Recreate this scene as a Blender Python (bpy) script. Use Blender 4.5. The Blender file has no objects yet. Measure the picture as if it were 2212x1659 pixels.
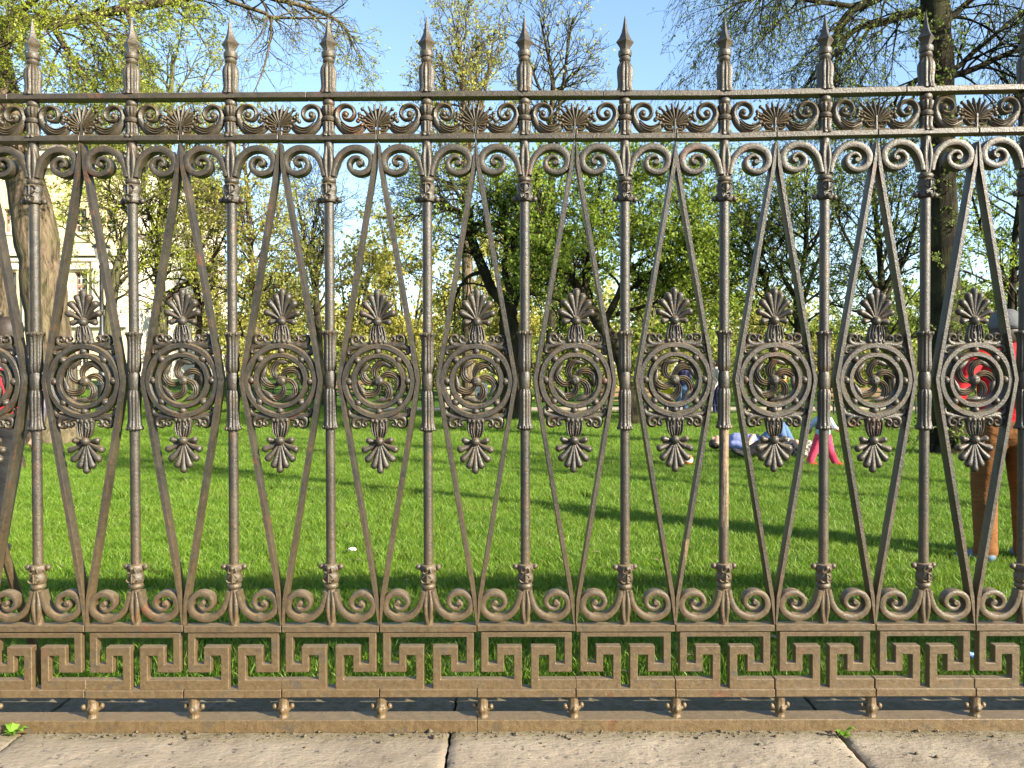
import bpy, bmesh, math, random
import numpy as np
from mathutils import Vector, Matrix
random.seed(7); np.random.seed(7)
R = math.radians
# ------------------------------------------------------------------ camera, sky, sun, exposure
sc = bpy.context.scene
col = sc.collection
CAM_Y, CAM_Z, FPX = -2.35, 1.056, 1720.0      # camera 2.35 m in front of the fence, 28 mm equivalent
cd = bpy.data.cameras.new("camera"); cam = bpy.data.objects.new("camera", cd); col.objects.link(cam)
cd.sensor_width = 36; cd.lens = 36 * FPX / 2212; cd.clip_start = 0.05; cd.clip_end = 2000
cam.location = (0, CAM_Y, CAM_Z)
cam.rotation_euler = (R(90 - 0.82), R(0.12), 0)
sc.camera = cam
SUN_AZ, SUN_EL = R(56), R(24.5)                 # evening sun behind the camera, to its right
w = bpy.data.worlds.new("World"); sc.world = w; w.use_nodes = True
nt = w.node_tree; nt.nodes.clear()
sky = nt.nodes.new("ShaderNodeTexSky"); sky.sky_type = 'NISHITA'; sky.sun_disc = False
sky.sun_elevation = SUN_EL; sky.sun_rotation = R(180) - SUN_AZ
sky.air_density = 1.0; sky.dust_density = 0.6; sky.ozone_density = 2.2
bgn = nt.nodes.new("ShaderNodeBackground"); bgn.inputs[1].default_value = 0.098
wo = nt.nodes.new("ShaderNodeOutputWorld")
nt.links.new(sky.outputs[0], bgn.inputs[0]); nt.links.new(bgn.outputs[0], wo.inputs[0])
sd = bpy.data.lights.new("sun", 'SUN'); sd.energy = 5.0; sd.angle = R(0.53); sd.color = (1, 0.9, 0.72)
sun = bpy.data.objects.new("sun", sd); col.objects.link(sun)
sdir = Vector((math.sin(SUN_AZ) * math.cos(SUN_EL), -math.cos(SUN_AZ) * math.cos(SUN_EL), math.sin(SUN_EL)))
sun.rotation_euler = sdir.to_track_quat('Z', 'Y').to_euler(); sun.location = sdir * 30
vs = sc.view_settings; vs.view_transform = 'Standard'; vs.look = 'None'; vs.gamma = 1; vs.exposure = 1.9
vs.use_curve_mapping = False
sc.cycles.use_denoising = True
sc.cycles.max_bounces = 6; sc.cycles.transparent_max_bounces = 8

# ------------------------------------------------------------------ helpers
U = 1 / 732.0                                  # one design unit (a 2212-wide picture pixel at the fence) in metres
def ZF(y): return CAM_Z + (805 - y) * U        # fence height of a design row
def XF(x): return (x - 1106) * U
def W(x, y, d):                                # a place at distance d from the camera
    return ((x - 1106) / FPX * d, d + CAM_Y, CAM_Z + (805 - y) / FPX * d)
LAWN = -0.25
def tag(o, label=None, cat=None, group=None, kind=None):
    if label: o["label"] = label
    if cat: o["category"] = cat
    if group: o["group"] = group
    if kind: o["kind"] = kind
    return o
def empty(name, loc=(0, 0, 0), rz=0):
    o = bpy.data.objects.new(name, None); col.objects.link(o); o.location = loc; o.rotation_euler = (0, 0, rz)
    o.empty_display_size = 0.2
    return o
def link(name, me, parent=None, loc=(0, 0, 0), rot=None, scale=None):
    o = bpy.data.objects.new(name, me); col.objects.link(o); o.parent = parent; o.location = loc
    if rot: o.rotation_euler = rot
    if scale: o.scale = scale
    return o
def np_mesh(name, V, F, mats, fm=None, smooth=None, attr=None):
    """V (n,3), F (m,k) all faces with k corners"""
    me = bpy.data.meshes.new(name)
    V = np.asarray(V, np.float32); F = np.asarray(F, np.int32); m, k = F.shape
    me.vertices.add(len(V)); me.vertices.foreach_set("co", V.ravel())
    me.loops.add(m * k); me.loops.foreach_set("vertex_index", F.ravel())
    me.polygons.add(m); me.polygons.foreach_set("loop_start", np.arange(0, m * k, k, dtype=np.int32))
    me.polygons.foreach_set("loop_total", np.full(m, k, np.int32))
    if fm is not None: me.polygons.foreach_set("material_index", np.asarray(fm, np.int32))
    if smooth: me.polygons.foreach_set("use_smooth", np.ones(m, bool))
    for mt in (mats if isinstance(mats, (list, tuple)) else [mats]): me.materials.append(mt)
    if attr is not None:
        a = me.attributes.new("rnd", 'FLOAT', 'POINT'); a.data.foreach_set("value", np.asarray(attr, np.float32))
    me.update(calc_edges=True); me.validate()
    return me
def rot_pts(V, ax, a):
    return np.asarray(V) @ np.array(Matrix.Rotation(a, 3, ax)).T

class MB:
    """collects shapes into one mesh"""
    def __init__(s): s.v = []; s.f = []; s.m = []
    def add(s, V, F, mi=0):
        b = len(s.v); s.v.extend([tuple(map(float, p)) for p in V]); s.f.extend([tuple(b + i for i in f) for f in F]); s.m.extend([mi] * len(F))
    def box(s, x0, x1, y0, y1, z0, z1, mi=0):
        V = [(x, y, z) for x in (x0, x1) for y in (y0, y1) for z in (z0, z1)]
        s.add(V, [(0, 1, 3, 2), (4, 6, 7, 5), (0, 4, 5, 1), (2, 3, 7, 6), (0, 2, 6, 4), (1, 5, 7, 3)], mi)
    def lathe(s, prof, n=20, cx=0, cy=0, lobes=0, amp=0, ysc=1.0, rot=0, mi=0, lz=None):
        V = []; F = []
        for (r, z) in prof:
            for k in range(n):
                a = 2 * math.pi * k / n + rot
                rr = r
                if lobes and (lz is None or lz[0] <= z <= lz[1]): rr = r * (1 + amp * (abs(math.cos(lobes * a / 2)) * 2 - 1.2))
                V.append((cx + rr * math.cos(a), cy + rr * math.sin(a) * ysc, z))
        m = len(prof)
        for i in range(m - 1):
            for k in range(n):
                k2 = (k + 1) % n
                F.append((i * n + k, i * n + k2, (i + 1) * n + k2, (i + 1) * n + k))
        F.append(tuple(range(n))[::-1]); F.append(tuple((m - 1) * n + k for k in range(n)))
        s.add(V, F, mi)
    def ball(s, c, r, n=10, m=7, mi=0):
        if not isinstance(r, (tuple, list)): r = (r, r, r)
        V = []; F = []
        for i in range(m + 1):
            t = math.pi * i / m
            for k in range(n):
                a = 2 * math.pi * k / n
                V.append((c[0] + r[0] * math.sin(t) * math.cos(a), c[1] + r[1] * math.sin(t) * math.sin(a), c[2] + r[2] * math.cos(t)))
        for i in range(m):
            for k in range(n):
                k2 = (k + 1) % n; q = (i * n + k, (i + 1) * n + k, (i + 1) * n + k2, i * n + k2)
                F.append(q)
        s.add(V, F, mi)
    def tube(s, pts, rad, n=8, mi=0, cap=True):
        P = [Vector(p) for p in pts]; V = []; F = []
        if not isinstance(rad, (list, tuple, np.ndarray)): rad = [rad] * len(P)
        t = (P[1] - P[0]).normalized(); u = t.orthogonal().normalized()
        for i, p in enumerate(P):
            t2 = (P[min(i + 1, len(P) - 1)] - P[max(i - 1, 0)])
            t2 = t2.normalized() if t2.length > 1e-9 else t
            u = (u - t2 * u.dot(t2)); u = u.normalized() if u.length > 1e-6 else t2.orthogonal().normalized()
            v = t2.cross(u)
            for k in range(n):
                a = 2 * math.pi * k / n
                V.append(p + (u * math.cos(a) + v * math.sin(a)) * rad[i])
        for i in range(len(P) - 1):
            for k in range(n):
                k2 = (k + 1) % n; F.append((i * n + k, i * n + k2, (i + 1) * n + k2, (i + 1) * n + k))
        if cap:
            F.append(tuple(range(n))[::-1]); F.append(tuple((len(P) - 1) * n + k for k in range(n)))
        s.add(V, F, mi)
    def sweep(s, path, hw, hd, sec, yoff=0.0, mi=0):
        """flat ornament: path in the x/z design plane (second value grows downwards), section across it"""
        P = np.array(path, float); n = len(P)
        hw = np.interp(np.linspace(0, 1, n), np.linspace(0, 1, len(hw)), hw) if hasattr(hw, '__len__') else np.full(n, hw)
        hd = np.interp(np.linspace(0, 1, n), np.linspace(0, 1, len(hd)), hd) if hasattr(hd, '__len__') else np.full(n, hd)
        T = np.gradient(P, axis=0); T /= np.linalg.norm(T, axis=1)[:, None] + 1e-9
        N = np.stack([-T[:, 1], T[:, 0]], 1); k = len(sec); V = []; F = []
        for i in range(n):
            for a, b in sec:
                q = P[i] + N[i] * a * hw[i]; V.append((q[0], yoff + b * hd[i], q[1]))
        for i in range(n - 1):
            for j in range(k):
                j2 = (j + 1) % k; F.append((i * k + j, (i + 1) * k + j, (i + 1) * k + j2, i * k + j2))
        F.append(tuple(range(k))); F.append(tuple((n - 1) * k + j for j in range(k))[::-1])
        s.add(V, F, mi)
    def mirror_x(s):
        V = list(s.v); F = list(s.f); s.add([(-x, y, z) for x, y, z in V], [tuple(reversed(f)) for f in F])
    def fence(s):                             # design units -> metres
        s.v = [(x * U, y * U, ZF(z)) for x, y, z in s.v]; return s
    def mesh(s, name, mats, sharp=40, bevel=0, fix=True):
        me = bpy.data.meshes.new(name); me.from_pydata(s.v, [], s.f)
        for mt in (mats if isinstance(mats, (list, tuple)) else [mats]): me.materials.append(mt)
        me.polygons.foreach_set("material_index", s.m)
        bm = bmesh.new(); bm.from_mesh(me)
        if fix: bmesh.ops.recalc_face_normals(bm, faces=bm.faces)
        if bevel:
            ed = [e for e in bm.edges if len(e.link_faces) == 2 and e.calc_face_angle(0) > 1.0]
            bmesh.ops.bevel(bm, geom=ed, offset=bevel, segments=1, profile=0.5, affect='EDGES', clamp_overlap=True)
        bm.to_mesh(me); bm.free()
        me.polygons.foreach_set("use_smooth", np.ones(len(me.polygons), bool))
        if sharp: me.set_sharp_from_angle(angle=R(sharp))
        me.update(); return me
    def build(s, name, mats, parent=None, loc=(0, 0, 0), **k): return link(name, s.mesh(name, mats, **k), parent, loc)

def crom(pts, per=8):
    P = [np.array(p, float) for p in pts]; P = [2 * P[0] - P[1]] + P + [2 * P[-1] - P[-2]]; out = []
    for i in range(1, len(P) - 2):
        for k in range(per):
            t = k / per; a, b, c, d = P[i - 1], P[i], P[i + 1], P[i + 2]
            out.append(0.5 * (2 * b + (c - a) * t + (2 * a - 5 * b + 4 * c - d) * t * t + (3 * b - a - 3 * c + d) * t ** 3))
    out.append(P[-2]); return out
RND = [(math.cos(a), math.sin(a)) for a in np.linspace(0, 2 * math.pi, 9)[:-1]]
FLAT = [(-1, -.55), (-.72, -1), (.72, -1), (1, -.55), (1, .9), (-1, .9)]
CHAN = [(-1, -.62), (-.82, -.9), (-.3, -1), (.3, -1), (.82, -.9), (1, -.62), (1, .9), (-1, .9)]

# ------------------------------------------------------------------ materials
def newmat(name):
    m = bpy.data.materials.new(name); m.use_nodes = True; t = m.node_tree
    b = t.nodes["Principled BSDF"]; return m, t, b
def nd(t, typ, **k):
    n = t.nodes.new("ShaderNode" + typ)
    for a, v in k.items(): setattr(n, a, v)
    return n
def noise(t, vec, scale, detail=5, rough=.6, dist=0):
    n = nd(t, "TexNoise"); n.inputs["Scale"].default_value = scale; n.inputs["Detail"].default_value = detail
    n.inputs["Roughness"].default_value = rough; n.inputs["Distortion"].default_value = dist
    t.links.new(vec, n.inputs["Vector"]); return n.outputs["Fac"]
def ramp(t, fac, stops):
    r = nd(t, "ValToRGB"); el = r.color_ramp.elements
    while len(el) < len(stops): el.new(0.5)
    for e, (p, c) in zip(el, stops): e.position = p; e.color = (*c, 1) if len(c) == 3 else c
    t.links.new(fac, r.inputs[0]); return r.outputs[0]
def mix(t, fac, a, b, mode='MIX'):
    n = nd(t, "Mix", data_type='RGBA', blend_type=mode)
    for v, i in ((fac, 0), (a, 6), (b, 7)):
        if hasattr(v, "is_linked"): t.links.new(v, n.inputs[i])
        else: n.inputs[i].default_value = v if i == 0 else (*v, 1)
    return n.outputs[2]
def bump(t, b, h, strength, dist=0.002):
    n = nd(t, "Bump"); n.inputs["Strength"].default_value = strength; n.inputs["Distance"].default_value = dist
    t.links.new(h, n.inputs["Height"]); t.links.new(n.outputs[0], b.inputs["Normal"]); return n
def wpos(t): return nd(t, "NewGeometry").outputs["Position"]
def bw(v): return (v, v, v)

def mat_iron():
    m, t, b = newmat("cast_iron_paint"); p = wpos(t)
    sx = nd(t, "SeparateXYZ"); t.links.new(p, sx.inputs[0])
    n1 = noise(t, p, 9, 6, .65); n2 = noise(t, p, 70, 6, .75); n3 = noise(t, p, 210, 4, .65)
    base = ramp(t, n1, [(.32, (.0125, .0115, .0095)), (.5, (.024, .0205, .0145)), (.70, (.048, .039, .0235))])
    base = mix(t, ramp(t, n2, [(.42, bw(0)), (.8, bw(.45))]), base, (.052, .042, .0255))
    # dust splashed from the street: lower castings are browner
    lo = nd(t, "MapRange"); t.links.new(sx.outputs[2], lo.inputs[0])
    lo.inputs[1].default_value = .75; lo.inputs[2].default_value = -0.02; lo.inputs[3].default_value = 0; lo.inputs[4].default_value = .9
    base = mix(t, lo.outputs[0], base, ramp(t, n2, [(.3, (.066, .041, .017)), (.7, (.145, .096, .042))]))
    hi = nd(t, "MapRange"); t.links.new(sx.outputs[2], hi.inputs[0])
    hi.inputs[1].default_value = 1.5; hi.inputs[2].default_value = 2.0; hi.inputs[3].default_value = 0; hi.inputs[4].default_value = .55
    base = mix(t, hi.outputs[0], base, ramp(t, n2, [(.3, (.038, .029, .013)), (.7, (.075, .056, .026))]))
    pa = noise(t, p, 24, 5, .6, .4)                     # layers of paint showing through: grey, rust brown
    base = mix(t, ramp(t, pa, [(.33, bw(.6)), (.42, bw(0))]), base, (.046, .042, .034))
    base = mix(t, ramp(t, pa, [(.60, bw(0)), (.69, bw(.4))]), base, (.088, .048, .019))
    rf = noise(t, p, 5.3, 7, .72, .6)
    rfac = ramp(t, rf, [(.61, bw(0)), (.68, bw(.7))])
    base = mix(t, rfac, base, ramp(t, n2, [(.3, (.07, .028, .012)), (.7, (.135, .052, .021))]))
    vm = nd(t, "Mapping"); t.links.new(p, vm.inputs[0]); vm.inputs["Scale"].default_value = (75, 75, 5)
    base = mix(t, ramp(t, noise(t, vm.outputs[0], 1, 4, .6), [(.56, bw(0)), (.7, bw(.6))]), base, (.062, .035, .017))   # rust runs
    nrm = nd(t, "SeparateXYZ"); t.links.new(nd(t, "NewGeometry").outputs["Normal"], nrm.inputs[0])
    dust_light = nd(t, "MapRange"); t.links.new(nrm.outputs[2], dust_light.inputs[0]); dust_light.inputs[1].default_value = .5; dust_light.inputs[2].default_value = .95; dust_light.inputs[4].default_value = .8
    base = mix(t, dust_light.outputs[0], base, ramp(t, n2, [(.3, (.095, .067, .035)), (.7, (.175, .128, .072))]))   # dust on ledges; pale tint also brightens upward faces in place of sunlight
    for (cx, hw, za, zb, th) in ((XF(1566), .014, .60, .90, .515), (XF(1489), .016, .49, .565, .42), (XF(1640), .02, .50, .56, .56), (XF(1735), .014, .47, .50, .5)):   # scraped paint
        mk = None
        for ch, lo_, hi_ in ((0, cx - hw, cx + hw), (2, za, zb)):
            for op, v in (('GREATER_THAN', lo_), ('LESS_THAN', hi_)):
                q = nd(t, "Math", operation=op); t.links.new(sx.outputs[ch], q.inputs[0]); q.inputs[1].default_value = v
                if mk is None: mk = q.outputs[0]
                else: z = nd(t, "Math", operation='MULTIPLY'); t.links.new(mk, z.inputs[0]); t.links.new(q.outputs[0], z.inputs[1]); mk = z.outputs[0]
        z = nd(t, "Math", operation='MULTIPLY'); t.links.new(mk, z.inputs[0]); t.links.new(ramp(t, noise(t, vm.outputs[0], .55, 4, .6), [(th, bw(0)), (th + .03, bw(.9))]), z.inputs[1])
        base = mix(t, z.outputs[0], base, ramp(t, n2, [(.35, (.10, .05, .02)), (.6, (.19, .14, .08))]))
    chip = ramp(t, noise(t, p, 240, 3, .5), [(.69, bw(0)), (.74, bw(.8))])
    base = mix(t, chip, base, (.13, .115, .085))
    t.links.new(base, b.inputs["Base Color"])
    rr = ramp(t, n2, [(.3, bw(.30)), (.7, bw(.52))]); t.links.new(rr, b.inputs["Roughness"])
    b.inputs["Metallic"].default_value = .0; b.inputs["Specular IOR Level"].default_value = .5
    ad = nd(t, "Math", operation='ADD'); t.links.new(n3, ad.inputs[0]); t.links.new(n2, ad.inputs[1])
    bump(t, b, ad.outputs[0], .6, .0024); return m
def mat_stone():
    m, t, b = newmat("worn_limestone"); p = wpos(t)
    n1 = noise(t, p, 3.5, 6, .6); n2 = noise(t, p, 26, 6, .7)
    mp = nd(t, "Mapping"); t.links.new(p, mp.inputs[0]); mp.inputs["Rotation"].default_value = (0, 0, R(28)); mp.inputs["Scale"].default_value = (22, 52, 22)
    n3 = noise(t, mp.outputs[0], 1.6, 6, .65)
    c = ramp(t, n1, [(.3, (.135, .112, .085)), (.52, (.225, .188, .142)), (.75, (.30, .255, .196))])
    c = mix(t, ramp(t, n3, [(.36, bw(.55)), (.52, bw(0))]), c, (.19, .155, .12))
    c = mix(t, ramp(t, n2, [(.36, bw(.95)), (.42, bw(0))]), c, (.085, .075, .07))
    sx = nd(t, "SeparateXYZ"); t.links.new(p, sx.inputs[0])
    gm = nd(t, "MapRange"); t.links.new(sx.outputs[1], gm.inputs[0]); gm.inputs[1].default_value = -.10; gm.inputs[2].default_value = -.03
    gm2 = nd(t, "Math", operation='MULTIPLY'); t.links.new(gm.outputs[0], gm2.inputs[0]); t.links.new(ramp(t, n2, [(.36, bw(.25)), (.58, bw(.9))]), gm2.inputs[1])
    c = mix(t, gm2.outputs[0], c, (.10, .085, .04))
    t.links.new(c, b.inputs["Base Color"]); b.inputs["Roughness"].default_value = .85; b.inputs["Specular IOR Level"].default_value = .3
    ad = nd(t, "Math", operation='ADD'); t.links.new(n3, ad.inputs[0]); t.links.new(n2, ad.inputs[1])
    bump(t, b, ad.outputs[0], .9, .005); return m
def mat_simple(name, c, rough=.8, var=.35, scale=20, metal=0, spec=.4, bmp=0):
    m, t, b = newmat(name); p = nd(t, "TexCoord").outputs["Object"]; n = noise(t, p, scale, 5, .6)
    lo = tuple(v * (1 - var) for v in c); hi = tuple(min(1, v * (1 + var)) for v in c)
    t.links.new(ramp(t, n, [(.3, lo), (.7, hi)]), b.inputs["Base Color"]); b.inputs["Roughness"].default_value = rough
    b.inputs["Metallic"].default_value = metal; b.inputs["Specular IOR Level"].default_value = spec
    if bmp: bump(t, b, n, .5, bmp)
    return m
def mat_cloth(name, c, rough=.85):
    m, t, b = newmat(name); p = nd(t, "TexCoord").outputs["Object"]
    mp = nd(t, "Mapping"); t.links.new(p, mp.inputs[0]); mp.inputs["Rotation"].default_value = (.3, .5, 0); mp.inputs["Scale"].default_value = (1, 1, 2.4)
    n = noise(t, mp.outputs[0], 5, 4, .55, .8); n2 = noise(t, p, 160, 2)
    t.links.new(ramp(t, n, [(.3, tuple(v * .8 for v in c)), (.7, tuple(min(1, v * 1.15) for v in c))]), b.inputs["Base Color"]); b.inputs["Roughness"].default_value = rough; b.inputs["Specular IOR Level"].default_value = .25
    bump(t, b, n, .8, .028); return m
def mat_leaf(name, ca, cb, trans=.45):
    m = bpy.data.materials.new(name); m.use_nodes = True; t = m.node_tree; t.nodes.clear()
    at = nd(t, "Attribute", attribute_name="rnd"); p = wpos(t)
    c = mix(t, at.outputs["Fac"], ca, cb)
    c = mix(t, ramp(t, noise(t, p, .9, 3), [(.35, bw(0)), (.7, bw(.5))]), c, tuple(v * .62 for v in ca))
    d = nd(t, "BsdfPrincipled"); tr = nd(t, "BsdfTranslucent"); mx = nd(t, "MixShader"); o = nd(t, "OutputMaterial")
    t.links.new(c, d.inputs["Base Color"]); d.inputs["Roughness"].default_value = .55; d.inputs["Specular IOR Level"].default_value = .35
    t.links.new(c, tr.inputs[0]); mx.inputs[0].default_value = trans
    t.links.new(d.outputs[0], mx.inputs[1]); t.links.new(tr.outputs[0], mx.inputs[2]); t.links.new(mx.outputs[0], o.inputs[0]); return m
def mat_bark(name, a, bcol):
    m, t, b = newmat(name); p = nd(t, "TexCoord").outputs["Object"]
    mp = nd(t, "Mapping"); t.links.new(p, mp.inputs[0]); mp.inputs["Scale"].default_value = (1, 1, .18)
    n = noise(t, mp.outputs[0], 11, 7, .7, .8); n2 = noise(t, p, 2.2, 4)
    c = ramp(t, n, [(.38, tuple(v * .22 for v in a)), (.52, a), (.70, bcol)])
    c = mix(t, ramp(t, n2, [(.4, bw(0)), (.7, bw(.45))]), c, (.07, .075, .025))
    t.links.new(c, b.inputs["Base Color"]); b.inputs["Roughness"].default_value = .95; b.inputs["Specular IOR Level"].default_value = .15
    bump(t, b, n, 1.0, .05); return m
IRON = mat_iron(); STONE = mat_stone()
BARK = mat_bark("bark_brown", (.105, .078, .052), (.20, .155, .105))
BARKD = mat_bark("bark_dark", (.026, .020, .015), (.055, .042, .030))
BARKG = mat_bark("bark_greenish", (.085, .08, .042), (.16, .14, .08))
LEAFY = mat_leaf("leaf_fresh_yellow_green", (.25, .33, .028), (.43, .45, .06), .5)
LEAFW = mat_leaf("leaf_willow", (0.270, 0.297, 0.049), (0.459, 0.432, 0.095), .5)
LEAFG = mat_leaf("leaf_green", (.16, .245, .024), (.31, .39, .05), .5)
LEAFD = mat_leaf("leaf_dull_green", (.12, .18, .032), (.24, .29, .062), .5)
BARKB = mat_bark("bark_blackish", (.014, .011, .008), (.034, .026, .018))

# ------------------------------------------------------------------ ground, plinth
def lawn_z(x, y):
    def sm(v): v = min(max(v, 0), 1); return v * v * (3 - 2 * v)
    return 1.0 * sm((y - 12) / 18) * sm((-x - 4) / 8) + LAWN - .03 * min(max((y - 1) / 6, 0), 1) + .02 * math.sin(x * .7 + 1) * math.sin(y * .5) * min(1, max(0, y - 1) / 5)
def grid_mesh(name, xs, ys, zf, mat):
    V = [(x, y, zf(x, y)) for y in ys for x in xs]; n = len(xs)
    F = [(j * n + i, j * n + i + 1, (j + 1) * n + i + 1, (j + 1) * n + i) for j in range(len(ys) - 1) for i in range(n - 1)]
    return np_mesh(name, V, F, mat, smooth=True)
def mat_lawn():
    m, t, b = newmat("lawn_soil_and_grass"); p = wpos(t)
    n1 = noise(t, p, 1.1, 5, .6); n2 = noise(t, p, 38, 5, .7)
    c = ramp(t, n2, [(.3, (.017, .04, .005)), (.55, (.04, .095, .010)), (.8, (.08, .15, .02))])
    c = mix(t, ramp(t, n1, [(.5, bw(0)), (.8, bw(.4))]), c, (.11, .15, .03))
    t.links.new(c, b.inputs["Base Color"]); b.inputs["Roughness"].default_value = 1; b.inputs["Specular IOR Level"].default_value = .1
    bump(t, b, n2, 1, .03); return m
xs = sorted(set(list(np.linspace(-14, 14, 57)) + list(np.linspace(-400, -16, 14)) + list(np.linspace(16, 400, 14))))
ys = sorted(set(list(np.linspace(.2, 12, 30)) + list(np.linspace(13, 60, 24)) + list(np.linspace(80, 700, 8))))
tag(link("lawn", grid_mesh("lawn", xs, ys, lawn_z, mat_lawn())), "green park lawn behind the fence", kind="structure")
PAVE = mat_simple("pavement_asphalt", (.075, .07, .065), .9, .3, 60, bmp=.004)
tag(link("pavement", grid_mesh("pavement", np.linspace(-400, 400, 9), np.linspace(-400, -.55, 9), lambda x, y: -.42, PAVE)), "grey pavement in front of the stone plinth", kind="structure")
plinth = tag(empty("stone_plinth"), "pale worn limestone plinth slabs under the iron fence", kind="structure")
def vnoise(x, y, s):
    from mathutils import noise as mn
    return mn.fractal(Vector((x * s, y * s, 3.1)), 1.0, 2.0, 4)
joints = [-4.74, -3.6, -2.6, -1.45, -.183, .955, 2.09, 3.23, 4.37, 5.51, 6.65]
for j in range(len(joints) - 1):
    g = .0065 if joints[j] > .9 and joints[j] < 1 else .004
    x0, x1 = joints[j] + g, joints[j + 1] - (.0065 if abs(joints[j + 1] - .955) < .01 else .004)
    nx, ny = 104, 74; y0, y1 = -.55, .275; V = []; dz = random.uniform(-.003, .003)
    near = -1.6 < (x0 + x1) / 2 < 2.7
    if not near: nx, ny = 30, 20
    for b in range(ny + 1):
        for a in range(nx + 1):
            x = x0 + (x1 - x0) * a / nx; y = y0 + (y1 - y0) * b / ny
            e = min(x - x0, x1 - x, y - y0, y1 - y); z = dz - .007 * math.exp(-max(e, 0) / .009)
            if near:
                wob = .004 * vnoise(y + j * 3, 1.7, 30)
                if a in (0, nx): x += wob
                n = vnoise(x, y, 9); n2 = vnoise(x + 5, y, 34)
                z += .0018 * n - .012 * max(0, n2 - .45) - .004 * max(0, vnoise(x, y * 2.2 + 9, 60) - .35)
            V.append((x, y, z))
    n = nx + 1; F = [(q * n + p, q * n + p + 1, (q + 1) * n + p + 1, (q + 1) * n + p) for q in range(ny) for p in range(nx)]
    b0 = len(V); rim = [p for p in range(n)] + [q * n + nx for q in range(1, ny + 1)] + [ny * n + p for p in range(nx - 1, -1, -1)] + [q * n for q in range(ny - 1, 0, -1)]
    V += [(V[i][0], V[i][1], -.44) for i in rim]; k = len(rim)
    F += [(rim[i], b0 + i, b0 + (i + 1) % k, rim[(i + 1) % k]) for i in range(k)]
    link("slab", np_mesh("slab", V, F, STONE, smooth=True), plinth).data.set_sharp_from_angle(angle=R(60))
DIRT = mat_simple("joint_soil", (.05, .042, .032), 1, .5, 60, spec=.05)
d = MB(); d.box(-4.7, 6.6, -.545, .27, -.43, -.035); d.build("joint_bed", DIRT, plinth)

# ------------------------------------------------------------------ the iron fence
POST_X = [-775, -562, -349, -136, 78, 290, 503, 713, 924, 1134, 1350, 1564, 1780, 1997, 2211, 2424, 2637, 2850] + [2850 + 213.3 * k for k in range(1, 12)]
BAY_X = [(a + b) / 2 for a, b in zip(POST_X[:-1], POST_X[1:])]
def dz_top(x): return float(np.interp(x, [-800, 0, 1106, 1567, 2212, 2900], [-.008, -.006, 0, 0, .017, .02]))
fence = tag(empty("iron_fence", (0, 0, 0)), "ornate brown cast iron park fence with spear finials, medallions and Greek key base", "fence")
def P(mb, name, sharp=40, bevel=0): return mb.fence().mesh(name, IRON, sharp=sharp, bevel=bevel)
rj = random.Random(3)
# --- post and its pieces
b = MB(); b.lathe([(10.5, 300), (10.3, 1360)], 18); me_shaft = P(b, "post")
b = MB()
b.lathe([(.8, 40), (2.6, 50), (4.6, 63), (7.5, 76), (12, 87), (19.5, 96.5), (16, 101), (11.5, 108), (10, 116)], 4)
me_spear = P(b, "spearhead", 20)
b = MB(); b.lathe([(9, 114), (14, 115.5), (14.6, 119), (14.6, 123), (13.4, 127), (11.2, 128), (11.8, 131), (12.8, 134), (11.5, 138), (9.5, 140)], 20)
b.lathe([(9.5, 139), (12, 143), (15.6, 150), (17, 159), (16.4, 170), (15.4, 180), (15, 190), (16, 196), (18.5, 201), (19, 205)], 48, lobes=12, amp=.07)
me_fin = P(b, "finial_base", 30)
b = MB(); b.lathe([(11, 217), (12.5, 220), (13.2, 224), (12, 228), (10, 230)], 18)
b.lathe([(10, 229), (14.5, 233), (14, 240), (11.5, 250), (9.5, 252)], 40, lobes=10, amp=.09)
b.lathe([(9, 252), (13.4, 254), (15, 258.5), (13.6, 263), (9, 265)], 20)
b.lathe([(9.5, 264), (13.5, 267), (12.6, 276), (12.2, 284), (14.5, 290), (18, 293.5), (18, 297)], 40, lobes=10, amp=.09)
me_bal = P(b, "baluster", 32)
def capital(mb, f):
    mb.lathe([(10, f(384)), (13.8, f(386)), (15.8, f(390)), (14.6, f(395)), (12, f(397))], 22)
    mb.lathe([(12, f(396)), (15.5, f(399)), (16.6, f(406)), (16.2, f(414)), (14.2, f(419)), (15.4, f(423)), (17.5, f(430)), (15.5, f(436)), (11, f(438.5))], 24, lobes=4, amp=.05)
    for a in range(4):
        c, s = math.cos(a * math.pi / 2 - math.pi / 2), math.sin(a * math.pi / 2 - math.pi / 2)
        mb.ball((12.5 * c, 12.5 * s, f(408)), (8.5 if c * c < .5 else 4.6, 4.6 if c * c < .5 else 8.5, 9), 12, 8)
        mb.ball((15.6 * c, 15.6 * s, f(403)), (1.7, 1.7, 3.4), 8, 6)
        for q in (-1, 1):
            mb.ball((13.6 * c - q * 4.5 * s, 13.6 * s + q * 4.5 * c, f(428)), (4.2, 4.2, 7), 8, 6)
    for q in (-1, 1):                                   # brow, cheek and nose ridges of the mask
        mb.sweep([(q * .5, f(404)), (q * 5, f(400.5)), (q * 10, f(402)), (q * 13, f(407))], [1.2, 1.8, 1.6, .8], 2.4, RND, yoff=-16)
        mb.sweep([(q * 1, f(418)), (q * 6, f(416)), (q * 10, f(411))], [1.2, 1.6, .8], 2.2, RND, yoff=-15.5)
        mb.sweep([(q * 1, f(436)), (q * 7, f(431)), (q * 9, f(424)), (q * 4, f(421))], [1.4, 2.0, 1.6, 1], 2.4, RND, yoff=-17)
    mb.sweep([(0, f(400)), (0, f(410)), (0, f(420))], [1, 2, 1.2], 3, RND, yoff=-17)
    for q in (-1, 1):
        mb.tube([(0, 0, f(434)), (q * 14, 0, f(434)), (q * 18, 0, f(433))], [5, 4.2, 3.4], 10)
        mb.ball((q * 21.5, 0, f(432)), 6.4, 12, 8); mb.ball((0, q * 19, f(432)), 4.6, 10, 7)
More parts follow.
